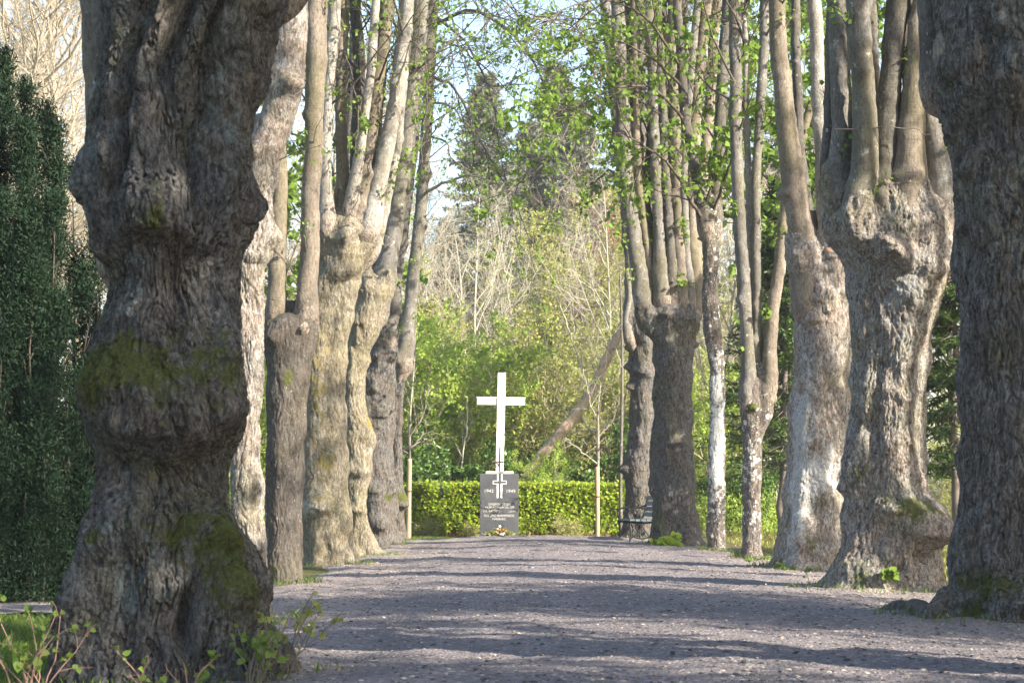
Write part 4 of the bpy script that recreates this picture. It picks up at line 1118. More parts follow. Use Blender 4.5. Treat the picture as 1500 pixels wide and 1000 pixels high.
# ---- R7
Y = 44.3
r7 = thing('linden_tree', 'knotty grey linden right behind the bench, last of the right row', 'tree', base_of(Y, 936), LG)
trunk(r7, Y, [(804, 902, 972), (795, 908, 966), (780, 911, 962), (750, 914, 960), (720, 916, 959), (690, 914, 958), (660, 918, 959), (620, 923, 961), (580, 924, 962), (540, 922, 963), (500, 919, 965), (475, 917, 966)], M['bark_dark'], 171, nth=160, res=80,
      bumps=[(914, 690, 10, 9, 10), (925, 570, 10, 10, 8), (922, 510, 8, 10, 8), (935, 545, 9, 9, 7), (930, 640, 9, 9, 6), (921, 540, 8, 8, 8)], nknob=20, knob=0.045, head=(510, 475, 8, 0.08), cap=0.2)
st = [stem(r7, Y, [(930, 490, 12), (925, 400, 9), (916, 300, 8), (903, 180, 7.5), (892, 60, 7), (886, -10, 7)], M['stem_grey'], 172, dy=0.0),
      stem(r7, Y, [(945, 480, 11), (940, 380, 8), (938, 250, 8), (940, 100, 7), (938, -10, 7)], M['stem_dark'], 173, dy=0.1),
      stem(r7, Y, [(922, 500, 7), (916, 470, 5), (921, 440, 4), (918, 400, 3)], M['stem_grey'], 174, dy=-0.2, top=None)]
crown(r7, st[:2], 175, zmin=8, nleaf=1200, leafsize=0.07)

# ------------------------------------------------------------------ memorial, bench, stakes
def box(x0, x1, y0, y1, z0, z1, bev=0.0):
    v = np.array([[x0, y0, z0], [x1, y0, z0], [x1, y1, z0], [x0, y1, z0], [x0, y0, z1], [x1, y0, z1], [x1, y1, z1], [x0, y1, z1]], float)
    f = np.array([[0, 3, 2, 1], [4, 5, 6, 7], [0, 1, 5, 4], [1, 2, 6, 5], [2, 3, 7, 6], [3, 0, 4, 7]])
    return v, f

def bev(o, w=0.008, seg=2):
    m = o.modifiers.new('bevel', 'BEVEL'); m.width = w; m.segments = seg; m.limit_method = 'ANGLE'
    for p in o.data.polygons:
        p.use_smooth = False
    return o

t = NT('polished dark granite')
c = t.coord()
gcol = t.mix(t.ramp(t.noise(c, 2.2, 5), 0.35, 0.7), (0.045, 0.05, 0.058), (0.075, 0.077, 0.085))
gcol = t.mix(t.ramp(t.noise(c, 120, 2, 0.7), 0.5, 0.7, 0, 0.5), gcol, (0.22, 0.22, 0.23))
M['granite'] = t.out(gcol, 0.42, None, 0.5)
t = NT('white painted wood')
c = t.coord(scale=(6, 6, 1))
wcol = t.mix(t.ramp(t.noise(c, 5, 5), 0.58, 0.75, 0, 0.5), (0.80, 0.79, 0.75), (0.55, 0.50, 0.42))
rust = t.mix(t.ramp(t.noise(t.coord(scale=(1, 1, .4)), 9, 4), 0.62, 0.75, 0, 0.6), wcol, (0.42, 0.24, 0.13))
M['white'] = t.out(rust, 0.6, t.bump(t.noise(c, 12, 4), 0.2, 0.004))
t = NT('limestone plinth')
c = t.coord()
M['plinth'] = t.out(t.mix(t.ramp(t.noise(c, 9, 5), 0.4, 0.65), (0.74, 0.68, 0.55), (0.58, 0.50, 0.38)), 0.85, t.bump(t.noise(c, 40, 4), 0.4, 0.005))
t = NT('silver lettering'); M['letter'] = t.out((0.50, 0.49, 0.46), 0.6)
t = NT('white inlay'); M['inlay'] = t.out((0.80, 0.80, 0.80), 0.6)
t = NT('rusty iron'); M['rust'] = t.out(t.mix(t.ramp(t.noise(t.coord(), 20, 4), 0.4, 0.6), (0.10, 0.06, 0.045), (0.16, 0.09, 0.06)), 0.8, None, 0.3, 0.3)
t = NT('dark iron'); M['iron'] = t.out(t.mix(t.ramp(t.noise(t.coord(), 20, 4), 0.4, 0.6), (0.02, 0.022, 0.025), (0.035, 0.038, 0.042)), 0.5, None, 0.5, 0.5)
t = NT('weathered teal slats')
c = t.coord(scale=(3, 1, 3))
M['slat'] = t.out(t.mix(t.ramp(t.noise(c, 14, 5), 0.4, 0.65), (0.10, 0.14, 0.16), (0.19, 0.22, 0.22)), 0.7, t.bump(t.noise(c, 30, 4), 0.4, 0.004))
t = NT('raw stake wood')
c = t.coord(scale=(1, 1, .12))
M['stake'] = t.out(t.mix(t.ramp(t.noise(c, 30, 6), 0.35, 0.65), (0.42, 0.31, 0.20), (0.30, 0.22, 0.14)), 0.9, t.bump(t.noise(c, 50, 4), 0.5, 0.006))

Y = 48.5
s = F / Y
gz0 = 0.07
ms = thing('memorial_stone', 'dark grey granite memorial stone with a white outlined cross and silver inscription', 'memorial', (px(732, 0, Y)[0], Y, 0))
xl, xr = px(703, 0, Y)[0], px(759.5, 0, Y)[0]
zt = px(0, 693.5, Y)[2]
bev(mesh_obj('slab', *box(xl, xr, Y - 0.12, Y + 0.14, 0.0, zt), M['granite'], ms), 0.008)
FR = Y - 0.12
def fx(x):
    return (x - 750) * (FR / F)
def fz(y):
    return CAMH + (HOR - y) * FR / F
parts = []
def bar(x0, x1, y0, y1):
    parts.append(box(fx(x0), fx(x1), FR - 0.004, FR + 0.01, fz(y1), fz(y0)))
bar(728.2, 730.1, 694, 703.6); bar(734.0, 736.0, 694, 703.6)
bar(721.9, 730.1, 703.6, 704.4); bar(734.0, 742.1, 703.6, 704.4)
bar(721.9, 722.8, 704.4, 707.8); bar(741.3, 742.1, 704.4, 707.8)
bar(721.9, 730.1, 707.8, 708.7); bar(733.6, 742.1, 707.8, 708.7)
bar(727.7, 730.1, 708.7, 729); bar(733.3, 735.7, 708.7, 729)
v, f, _ = merge([(a, b) for a, b in parts])
mesh_obj('outlined_cross', v, f, M['inlay'], ms, smooth=False)

def text(body, x0, x1, yb, ytop, parent, mat, name='lettering'):
    cu = bpy.data.curves.new(name, 'FONT')
    cu.body = body
    cu.align_x = 'CENTER'
    cu.size = 1.0
    cu.extrude = 0.003
    cu.offset = 0.004
    o = bpy.data.objects.new(name, cu)
    col.objects.link(o)
    bpy.context.view_layer.update()
    w, h = o.dimensions.x, 0.72
    W = (x1 - x0) * FR / F
    Hh = (yb - ytop) * FR / F
    dg = bpy.context.evaluated_depsgraph_get()
    me = bpy.data.meshes.new_from_object(o.evaluated_get(dg))
    bpy.data.objects.remove(o, do_unlink=True)
    bpy.data.curves.remove(cu)
    me.name = name
    me.materials.clear()
    me.materials.append(mat)
    o = bpy.data.objects.new(name, me)
    col.objects.link(o)
    o.parent = parent
    o.rotation_euler = (R(90), 0, 0)
    o.scale = (W / w, Hh / h, 1)
    o.location = (fx((x0 + x1) / 2) - parent.location.x, FR - 0.003 - parent.location.y, fz(yb) - parent.location.z)
    return o
text('1942', 709.5, 722.3, 721, 716, ms, M['letter'], 'year')
text('1949', 741.5, 754.3, 721.3, 716.3, ms, M['letter'], 'year')
text('UNSEREN  LIEBEN', 715.5, 747.5, 739.8, 736.2, ms, M['letter'])
text('IM PFLEGEHEIM KROPP', 710.5, 753, 744.6, 741.0, ms, M['letter'])
text('U.E. KATTENEN BERGEDN', 708, 755, 749.6, 746.0, ms, M['letter'])
text('FILE UND BARMFRIEDE', 709, 753, 756.6, 753.0, ms, M['letter'])
text('HAMBURG', 721.5, 740.5, 761.3, 758.0, ms, M['letter'])
# plinth + cross behind the stone
wc = thing('white_cross', 'tall white wooden cross standing on a pale plinth behind the dark stone', 'cross', (px(733, 0, Y + .3)[0], Y + 0.4, 0))
Yc = Y + 0.4
def cx_(x): return (x - 750) * Yc / F
def cz_(y): return CAMH + (HOR - y) * Yc / F
bev(mesh_obj('plinth', *box(cx_(711.5), cx_(752), Yc - 0.22, Yc + 0.24, 0.0, cz_(690)), M['plinth'], wc), 0.01)
v, f = box(cx_(726), cx_(737.5), Yc - 0.07, Yc + 0.10, cz_(690), cz_(546))
top_shift = (cx_(735.3) - cx_(732)) ; v[4:, 0] += top_shift
bev(mesh_obj('upright', v, f, M['white'], wc), 0.006)
v, f = box(cx_(698.8), cx_(768.8), Yc - 0.045, Yc + 0.075, cz_(592.5), cz_(582.6)); v[[1, 2, 5, 6], 2] -= 0.012
bev(mesh_obj('crossbar', v, f, M['white'], wc), 0.005)
v, f = box(cx_(698.0), cx_(769.6), Yc - 0.06, Yc + 0.09, cz_(582.6), cz_(581.2)); v[[1, 2, 5, 6], 2] -= 0.012
bev(mesh_obj('cover_strip', v, f, M['white'], wc), 0.003)
# small rusty cross with ring on the plinth
Ys = Y + 0.22
sc_ = thing('iron_cross', 'small rusty iron cross with a bent wire ring on the plinth of the white cross', 'grave cross', ((731 - 750) * Ys / F, Ys, cz_(690)))
def sx(x): return (x - 750) * Ys / F
def sz(y): return CAMH + (HOR - y) * Ys / F
mesh_obj('upright', *box(sx(730.6), sx(732.7), Ys - 0.015, Ys + 0.015, sz(690.0), sz(655)), M['rust'], sc_, smooth=False)
mesh_obj('crossbar', *box(sx(726.2), sx(737.6), Ys - 0.02, Ys + 0.02, sz(677.6), sz(675.4)), M['rust'], sc_, smooth=False)
a = np.linspace(-0.2, pi * 1.05, 20)
ring = np.stack([sx(726) - 0.0 + 0.0 * a + (sx(726) - sx(720.5)) * np.cos(a) * 1.1, np.full(20, Ys + 0.02), sz(689.5) + (sz(677.5) - sz(689.5)) * np.sin(a)], -1)
v, q = tubes(ring[None], np.full((1, 20), 0.012), 6)
mesh_obj('wire_ring', v, q, M['rust'], sc_)
# flowers at the foot
fa = thing('flower_arrangement', 'low wreath of leaves with white and reddish flowers at the foot of the stone', 'flowers', (px(732, 0, Y)[0], Y - 0.35, gz0))
rng = np.random.RandomState(77)
n = 220
x = rng.normal(size=n) * 0.17
pos = np.stack([px(732, 0, Y)[0] + x, Y - 0.35 + 0.08 * rng.normal(size=n), gz0 + 0.02 + rng.rand(n) * 0.14 * np.exp(-(x / 0.2) ** 2)], -1)
v, f, r_ = leaves(pos, rng, 0.07, 0.4, dirs=np.stack([np.sign(x), -np.ones(n) * .4, 0.3 + 0 * x], -1))
mesh_obj('leaves', v, f, M['leaf_olive'], fa, attrs={'rnd': r_})
def ball(c, r, sq=0.8):
    th = np.linspace(0, 2 * pi, 11)[:-1]; ph_ = np.linspace(0.15, pi - 0.15, 7)
    T, Ph = np.meshgrid(th, ph_)
    rr = r * (1 + 0.18 * np.sin(5 * T))
    v = np.stack([c[0] + rr * np.sin(Ph) * np.cos(T), c[1] + rr * np.sin(Ph) * np.sin(T), c[2] + r * sq * np.cos(Ph)], -1).reshape(-1, 3)
    i = np.arange(70).reshape(7, 10)
    q = np.stack([i[:-1], np.roll(i, -1, 1)[:-1], np.roll(i, -1, 1)[1:], i[1:]], -1).reshape(-1, 4)
    return v, q
t = NT('white petal'); M['petal_white'] = t.out((0.8, 0.8, 0.78), 0.7)
t = NT('red petal'); M['petal_red'] = t.out((0.42, 0.10, 0.07), 0.7)
t = NT('pink petal'); M['petal_pink'] = t.out((0.6, 0.34, 0.26), 0.7)
cxm = px(732, 0, Y)[0]
for dx, dz, r0, m in ((0, .20, .034, 'petal_white'), (-.05, .14, .03, 'petal_pink'), (.07, .13, .03, 'petal_red'), (.0, .13, .03, 'petal_red'), (-.06, .07, .032, 'petal_pink'), (.09, .06, .03, 'petal_pink'), (.12, .11, .026, 'petal_red')):
    v, q = ball((cxm + dx, Y - 0.42 + 0.02 * dz, gz0 + dz), r0)
    mesh_obj('flower', v, q, M[m], fa)
v, f = box(cxm + 0.0, cxm + 0.09, Y - 0.50, Y - 0.44, gz0 + 0.02, gz0 + 0.05)
bev(mesh_obj('ribbon', v, f, M['petal_white'], fa), 0.006)

# bench, seen from its end
Yb = 42.4
bn = thing('park_bench', 'park bench with teal grey slats and curled iron armrests, end on beside the knotty trunk', 'bench', ((936 - 750) * Yb / F, Yb, 0))
bx = (936 - 750) * Yb / F
def curve_tube(pts, r, n=24, sides=8):
    Q = spline(np.array([[*p, r] for p in pts], float), n)
    return tubes(Q[None, :, :3], Q[None, :, 3], sides)
BL = 1.35
for e, (yy, ox) in enumerate(((0.0, 0.06), (BL, -0.08))):
    o = None
    def P3(u, h): return (bx + ox + u, Yb + yy, h)
    sd = merge([curve_tube([P3(-.24, 0.0), P3(-.215, .2), P3(-.235, .44)], .02), curve_tube([P3(.20, 0), P3(.17, .22), P3(.20, .44)], .02),
                curve_tube([P3(-.24, .43), P3(0, .415), P3(.22, .43)], .02), curve_tube([P3(-.22, .12), P3(-.08, .24), P3(.0, .38)], .014),
                curve_tube([P3(.19, .12), P3(.08, .24), P3(.0, .38)], .014), curve_tube([P3(-.20, .16), P3(0, .12), P3(.18, .16)], .014),
                curve_tube([P3(.20, .42), P3(.27, .62), P3(.34, .90)], .02)])
    fr_ = mesh_obj('side_frame', sd[0], sd[1], M['iron'], bn)
    v, q = curve_tube([P3(-.18, .45), P3(-.25, .53), P3(-.255, .62), P3(-.17, .69), P3(0, .705), P3(.16, .70), P3(.27, .735), P3(.30, .76)], .018, 40)
    ar = mesh_obj('armrest', v, q, M['iron'], bn)
for k in range(5):
    u = -.235 + k * .105
    v, f = box(0, .088, 0, BL + 0.16, .452 - (0.006 if 0 < k < 4 else 0), .486)
    v[:, 0] += bx + u + 0.06 - 0.14 * (v[:, 1] - 0.0) / BL
    v[:, 1] += Yb - 0.08
    bev(mesh_obj('seat_slat', v, f, M['slat'], bn), 0.006)
for k in range(4):
    h = .53 + k * .105
    v, f = box(0, .028, 0, BL + 0.16, 0, .085)
    v[:, 0] += bx + .215 + (h - .45) * .27 + 0.06 - 0.14 * v[:, 1] / BL + (v[:, 2]) * .25
    v[:, 2] += h
    v[:, 1] += Yb - 0.08
    bev(mesh_obj('back_slat', v, f, M['slat'], bn), 0.005)

def stake(x0, y0, x1, y1, hw, Y, label):
    s = F / Y
    o = thing('wooden_stake', label, 'stake', ((x0 - 750) / s, Y, 0), 'stakes tied to the young trees')
    Q = spline(np.array([[*px(x0, y0 + 6, Y), hw / s * 1.05], [*px((x0 + x1) / 2, (y0 + y1) / 2, Y), hw / s], [*px(x1, y1, Y), hw / s]]), 24)
    v, q = tubes(Q[None, :, :3], Q[None, :, 3], 12)
    capv = np.concatenate([v, Q[-1:, :3] + [[0, 0, 0.01]]])
    last = np.arange(12) + 23 * 12
    mesh_obj('post', capv, [q, np.stack([last, np.roll(last, -1), np.full(12, len(v))], -1)], M['stake'], o)
    zz = Q[14]
    a = np.linspace(0, 2 * pi, 20)
    v, q = tubes(np.stack([zz[0] + (hw / s + .012) * np.cos(a), zz[1] + (hw / s + .012) * np.sin(a), zz[2] + 0 * a], -1)[None], np.full((1, 20), .012), 6)
    mesh_obj('tie', v, q, M['rust'], o)
stake(598, 786, 600, 672, 3.4, 46.2, 'bare wooden stake standing right of the last left linden in front of the hedge')
stake(875.5, 788, 874.5, 684, 3.0, 47.0, 'tan wooden stake in front of the right half of the hedge')

def young_tree(pts, Y, seed, label, mat, limbs, nleaf=0, leaf='leaf_new'):
    o = thing('young_tree', label, 'young tree', base_of(Y, pts[0][0]), 'young trees planted by the hedge')
    W = np.array([[*px(a, b, Y), c * Y / F] for a, b, c in pts])
    Q = spline(W, 20)
    v, q = tubes(Q[None, :, :3], Q[None, :, 3], 8)
    mesh_obj('trunk', v, q, M[mat], o, attrs={'moss': np.zeros(len(v)), 'pale': np.zeros(len(v))})
    for i, l in enumerate(limbs):
        limb(o, Y, l, Y + (0.6 if i % 2 else -0.5), seed + i, 'twig_grey' if i % 3 else 'twig_pale', 8, 4, 0.4, nleaf=nleaf, leafsize=0.05, leaf=leaf, name='branch')
young_tree([(588, 792, 3.4), (587, 700, 3), (588, 600, 2.4), (592, 520, 1.6), (600, 430, 0.8)], 47.6, 300, 'thin grey young tree left of the bare stake', 'stem_grey',
           [[(588, 670, 2), (570, 640, 1.5), (560, 590, 1)], [(588, 660, 2), (610, 650, 1.6), (640, 640, 1)], [(588, 640, 1.8), (612, 600, 1.4), (632, 530, .8)], [(589, 620, 1.6), (575, 570, 1.2), (578, 500, .7)], [(590, 600, 1.5), (604, 540, 1.1), (615, 470, .7)]], 60)
young_tree([(600, 788, 2.6), (600, 690, 2.2), (600, 620, 1.8), (606, 540, 1.2), (610, 450, .7)], 48.2, 310, 'second thin young tree just behind the bare stake', 'stem_pale',
           [[(600, 640, 1.6), (622, 600, 1.1), (630, 560, .7)], [(600, 660, 1.6), (625, 635, 1.2), (660, 640, .7)], [(602, 600, 1.4), (590, 550, 1), (588, 490, .6)]], 60)
young_tree([(876, 786, 2.4), (876, 690, 2.4), (876, 630, 2.0), (876, 600, 1.4), (880, 560, .8)], 47.3, 320, 'pale young tree tied to the tan stake, thin bare side branches', 'stem_pale',
           [[(876, 680, 1.5), (850, 660, 1.1), (828, 640, .7)], [(876, 640, 1.5), (895, 620, 1), (908, 580, .6)], [(876, 660, 1.3), (896, 645, 1), (915, 640, .6)], [(876, 620, 1.2), (862, 580, .9), (855, 540, .6)], [(876, 610, 1.2), (886, 560, .9), (890, 500, .6)]], 30)
young_tree([(910, 796, 2.8), (909, 700, 2.6), (911, 600, 2.3), (911, 500, 1.8), (908, 400, 1.1)], 45.2, 330, 'straight thin dark young tree close left of the knotty trunk', 'stem_grey',
           [[(911, 540, 1.3), (895, 490, 1), (885, 440, .6)], [(911, 500, 1.3), (924, 450, .9), (930, 400, .6)]], 60)

# ------------------------------------------------------------------ hedge and low plants
rng = np.random.RandomState(40)
hg = thing('hedge', 'clipped lime green hornbeam hedge running behind the dark memorial stone', 'hedge', (-0.2, 50.6, 0))
n = 30000
x = -3.6 + 6.9 * rng.rand(n)
face = rng.rand(n)
top = 1.18 + 0.05 * pn(np.stack([x * 2, 0 * x, 0 * x], -1))
z = np.where(face < 0.25, top - 0.06 * rng.rand(n) ** 2 + 0.03 * rng.normal(size=n), 0.06 + (top - 0.06) * rng.rand(n))
yoff = 0.08 * fbm(np.stack([x * 1.6, 0 * x, z * 1.8], -1), 3, 3)
y = np.where(face < 0.25, 50.25 + 0.8 * rng.rand(n), 50.22 + yoff + 0.30 * rng.rand(n) ** 2)
keep = fbm(np.stack([x * 3.2, y * 0.5, z * 3.6], -1), 3, 21) > -0.42 + 0.5 * np.clip((0.28 - z) / 0.28, 0, 1)
pos = np.stack([x, y, z], -1)[keep]
v, f, r_ = leaves(pos, rng, 0.075, 0.75, (0, -0.4, 0.8, 0.4), dirs=np.stack([rng.normal(size=len(pos)) * .6, -np.ones(len(pos)) * .8, 0.15 * np.ones(len(pos))], -1), droop=0.3)
mesh_obj('foliage', v, f, M['leaf_hedge'], hg, attrs={'rnd': r_})
P = np.zeros((140, 5, 3)); bx0 = -3.5 + 6.7 * rng.rand(140)
for k in range(5):
    P[:, k] = np.stack([bx0 + 0.05 * k * rng.normal(size=140), 50.6 + 0.07 * rng.normal(size=140), np.full(140, 0.27 * k)], -1)
A, ra = children(P, np.full((140, 5), .012), 14, rng, 0.1, 1, (35, 75), 0.4, 4, 0.15, 0.05, 0.01, 0.003)
v, f, _ = merge([tubes(P, np.full((140, 5), .013), 5), tubes(A, ra, 3)])
mesh_obj('stems', v, f, M['twig_grey'], hg)
# leaf-brown soil strip under the hedge
pos = np.stack([-3.4 + 6.6 * rng.rand(1500), 49.9 + 0.5 * rng.rand(1500), 0.03 + 0.05 * rng.rand(1500)], -1)
v, f, r_ = leaves(pos, rng, 0.06, 0.7, (0, 0, 1, 0.6))
tag(mesh_obj('dead_leaves', v, f, M['leaf_brown'], attrs={'rnd': r_}), 'dry brown leaves lying under the lime green hedge', 'dead leaves', kind='stuff')

def shrub_mesh(name, label, cat, h, w, seed, leaf, twig, nleaf, lsize, nst=9, group=None, spread=0.5, sub=(8, 7), shape='kite', loc=(0, 0, 0), t0=0.15, aspect=0.6):
    rng = np.random.RandomState(seed)
    o = thing(name, label, cat, (0, 0, 0), group)
    P = np.zeros((nst, 7, 3)); a = rng.rand(nst) * 2 * pi; rr = 0.12 * w * rng.rand(nst)
    d = np.stack([spread * np.cos(a) * (0.3 + rng.rand(nst)), spread * np.sin(a) * (0.3 + rng.rand(nst)), np.ones(nst)], -1)
    d = nrm(d)
    P[:, 0] = np.stack([rr * np.cos(a), rr * np.sin(a), -0.05 + 0 * a], -1)
    ln = h * (0.65 + 0.4 * rng.rand(nst))
    for k in range(1, 7):
        d = nrm(d + 0.09 * rng.normal(size=d.shape) + np.array([0, 0, 0.06]))
        P[:, k] = P[:, k - 1] + d * (ln / 6)[:, None]
    Rd = (0.006 * ln)[:, None] * np.linspace(1, .3, 7)[None]
    A, ra = children(P, Rd, sub[0], rng, t0, 1, (30, 65), 0.42, 6, 0.14, 0.03, 0.009, 0.004)
    B, rb = children(A, ra, sub[1], rng, 0.15, 1, (30, 65), 0.5, 4, 0.18, 0.02, 0.008, 0.003)
    v, f, _ = merge([tubes(P, Rd, 5), tubes(A, ra, 3), tubes(B, rb, 3)])
    mesh_obj('stems', v, f, M[twig], o)
    if nleaf:
        pos, tn = along(B, nleaf, rng, 0.05)
        pos += 0.05 * rng.normal(size=pos.shape)
        v, f, r_ = leaves(pos, rng, lsize, aspect, dirs=tn * 0.5, droop=0.2, shape=shape)
        mesh_obj('leaves', v, f, M[leaf], o, attrs={'rnd': r_})
    o.location = loc
    return o

# low shrubs in front of the hedge
ls = shrub_mesh('low_shrub', 'low olive green shrub before the hedge, right of the bare stake', 'shrub', 0.5, 0.6, 400, 'leaf_olive', 'twig_tan', 900, 0.045, 14, 'low shrubs before the hedge', 0.8)
ls.location = ((625 - 750) * 49.6 / F, 49.6, 0)
dup(ls, ((832 - 750) * 49.6 / F, 49.6, 0), 1.0, 1.05, 'low olive green shrub before the hedge, left of the tan stake')
dup(ls, ((692 - 750) * 49.9 / F, 49.9, 0), 2.0, 0.7, 'low olive green shrub in the shade left of the dark stone')

# leafy seedlings by the dark trunk
def shoot(root_name, label, x, y, Y, h, nst, seed, leaf='leaf_new', lsize=0.05, nleaf=40, spread=0.7, group='leafy shoots at the linden trunks', twig='twig_pink', zoff=0.0):
    rng = np.random.RandomState(seed)
    p = px(x, y, Y)
    o = thing(root_name, label, 'plant', (p[0], Y, zoff), group)
    P = np.zeros((nst, 6, 3)); a = rng.rand(nst) * 2 * pi
    d = nrm(np.stack([spread * np.cos(a), spread * np.sin(a) * .6, np.ones(nst)], -1))
    P[:, 0] = np.stack([p[0] + 0.06 * h * rng.normal(size=nst), Y + 0.05 * h * rng.normal(size=nst), np.full(nst, zoff - 0.03)], -1)
    ln = h * (0.45 + 0.55 * rng.rand(nst))
    for k in range(1, 6):
        d = nrm(d + 0.14 * rng.normal(size=d.shape))
        P[:, k] = P[:, k - 1] + d * (ln / 5)[:, None]
    Rd = np.full((nst, 6), 0.0045) * np.linspace(1, .5, 6)[None]
    A, ra = children(P, Rd, 3, rng, 0.3, 1, (30, 60), 0.35, 4, 0.15, 0.0, 0.01, 0.002)
    v, f, _ = merge([tubes(P, Rd, 5), tubes(A, ra, 4)])
    mesh_obj('stems', v, f, M[twig], o)
    q1, t1_ = along(A, nleaf, rng, 0.4)
    q2, t2_ = along(P, nleaf // 2, rng, 0.5)
    v, f, r_ = leaves(np.concatenate([q1, q2]), rng, lsize, 0.62, (0, -.6, .7, .5), dirs=np.concatenate([t1_, t2_]) * .6, droop=0.35, shape='heart')
    mesh_obj('leaves', v, f, M[leaf], o, attrs={'rnd': r_})
    return o
shoot('linden_shoot', 'thin red-stemmed shoots with fresh green leaves left of the massive trunk', 48, 1000, 11.1, 0.56, 8, 501, lsize=0.030, nleaf=80, spread=0.35)
shoot('linden_shoot', 'tall bare red shoot with budding tip, farthest left of the massive trunk', 28, 985, 11.0, 0.66, 3, 502, lsize=0.045, nleaf=9, spread=0.25)
shoot('linden_shoot', 'small green shoot low before the hollow of the massive trunk', 205, 990, 11.1, 0.26, 4, 503, lsize=0.035, nleaf=14)
shoot('linden_shoot', 'sparse tiny shoots in the middle of the massive trunk foot', 275, 990, 11.1, 0.30, 5, 504, lsize=0.035, nleaf=18)
shoot('linden_shoot', 'leafy green shoots at the right corner of the massive trunk foot', 375, 985, 11.25, 0.40, 14, 505, lsize=0.030, nleaf=90, spread=0.35, twig='twig_grey')
shoot('linden_shoot', 'yellowish ragged shoots up the right edge of the massive trunk', 400, 960, 11.6, 0.55, 10, 506, 'leaf_olive', lsize=0.034, nleaf=90, spread=0.3, twig='twig_grey')
shoot('linden_shoot', 'bright yellow green leafy clump at the foot of the linden beside the bench', 975, 803, 39.2, 0.34, 40, 507, 'leaf_hedge', lsize=0.09, nleaf=320, spread=1.6, twig='twig_grey')
shoot('linden_shoot', 'small bright green tuft sprouting from the bulging foot of the dappled linden', 1303, 852, 21.28, 0.10, 8, 508, 'leaf_new', lsize=0.06, nleaf=36, spread=0.9, twig='twig_grey', zoff=0.20)
shoot('linden_shoot', 'little green seedling at the left foot of the white-patched linden', 1155, 836, 27.0, 0.22, 6, 509, 'leaf_new', lsize=0.06, nleaf=30)
shoot('linden_shoot', 'single thin reddish seedling on the gravel before the dappled linden', 1192, 868, 22.3, 0.26, 1, 510, 'leaf_new', lsize=0.04, nleaf=5, spread=0.3)
shoot('linden_shoot', 'tiny green seedling at the foot of the slender forked linden', 1098, 822, 31.6, 0.10, 6, 511, 'leaf_new', lsize=0.05, nleaf=24)

# grass
def grass(name, label, fx_, fy_, n, h, w, seed, mat, zf=None):
    rng = np.random.RandomState(seed)
    x, y = fx_(rng, n), fy_(rng, n)
    z = gz(x, y) - 0.02 if zf is None else zf(x, y)
    k = fbm(np.stack([x * 1.7, y * 1.7, 0 * x], -1), 3, seed) > -0.35
    x, y, z = x[k], y[k], z[k]
    n = len(x)
    hh = h * (0.5 + rng.rand(n)); a = rng.rand(n) * 2 * pi
    dx, dy = np.cos(a) * w, np.sin(a) * w
    lx, ly = rng.normal(size=n) * hh * 0.35, rng.normal(size=n) * hh * 0.35
    V = np.stack([np.stack([x - dx, y - dy, z], -1), np.stack([x + dx, y + dy, z], -1), np.stack([x + dx * .7 + lx * .4, y + dy * .7 + ly * .4, z + hh * .6], -1), np.stack([x + lx, y + ly, z + hh], -1)], 1)
    tag(mesh_obj(name, V.reshape(-1, 3), np.arange(n * 4).reshape(n, 4), M[mat], attrs={'rnd': np.repeat(rng.rand(n), 4)}), label, 'grass', kind='stuff')
grass('grass', 'short green grass at the foot of the massive trunk by the side path', lambda r, n: -4.6 + 2.1 * r.rand(n), lambda r, n: 10.6 + 6.8 * r.rand(n), 26000, 0.05, 0.003, 601, 'grass')
grass('lawn_grass', 'short green grass strip between the path end and the hedge', lambda r, n: -3.2 + 6.2 * r.rand(n), lambda r, n: 48.0 + 1.9 * r.rand(n), 14000, 0.05, 0.006, 602, 'grass')
grass('lawn_grass', 'sunlit yellow green lawn beyond the right row of lindens', lambda r, n: 4.3 + 10 * r.rand(n), lambda r, n: 24 + 32 * r.rand(n), 60000, 0.06, 0.008, 603, 'grass_yellow')
grass('lawn_grass', 'patchy lawn behind the left row of lindens', lambda r, n: -11 + 8.0 * r.rand(n), lambda r, n: 19.6 + 30 * r.rand(n), 30000, 0.06, 0.008, 604, 'grass_yellow')

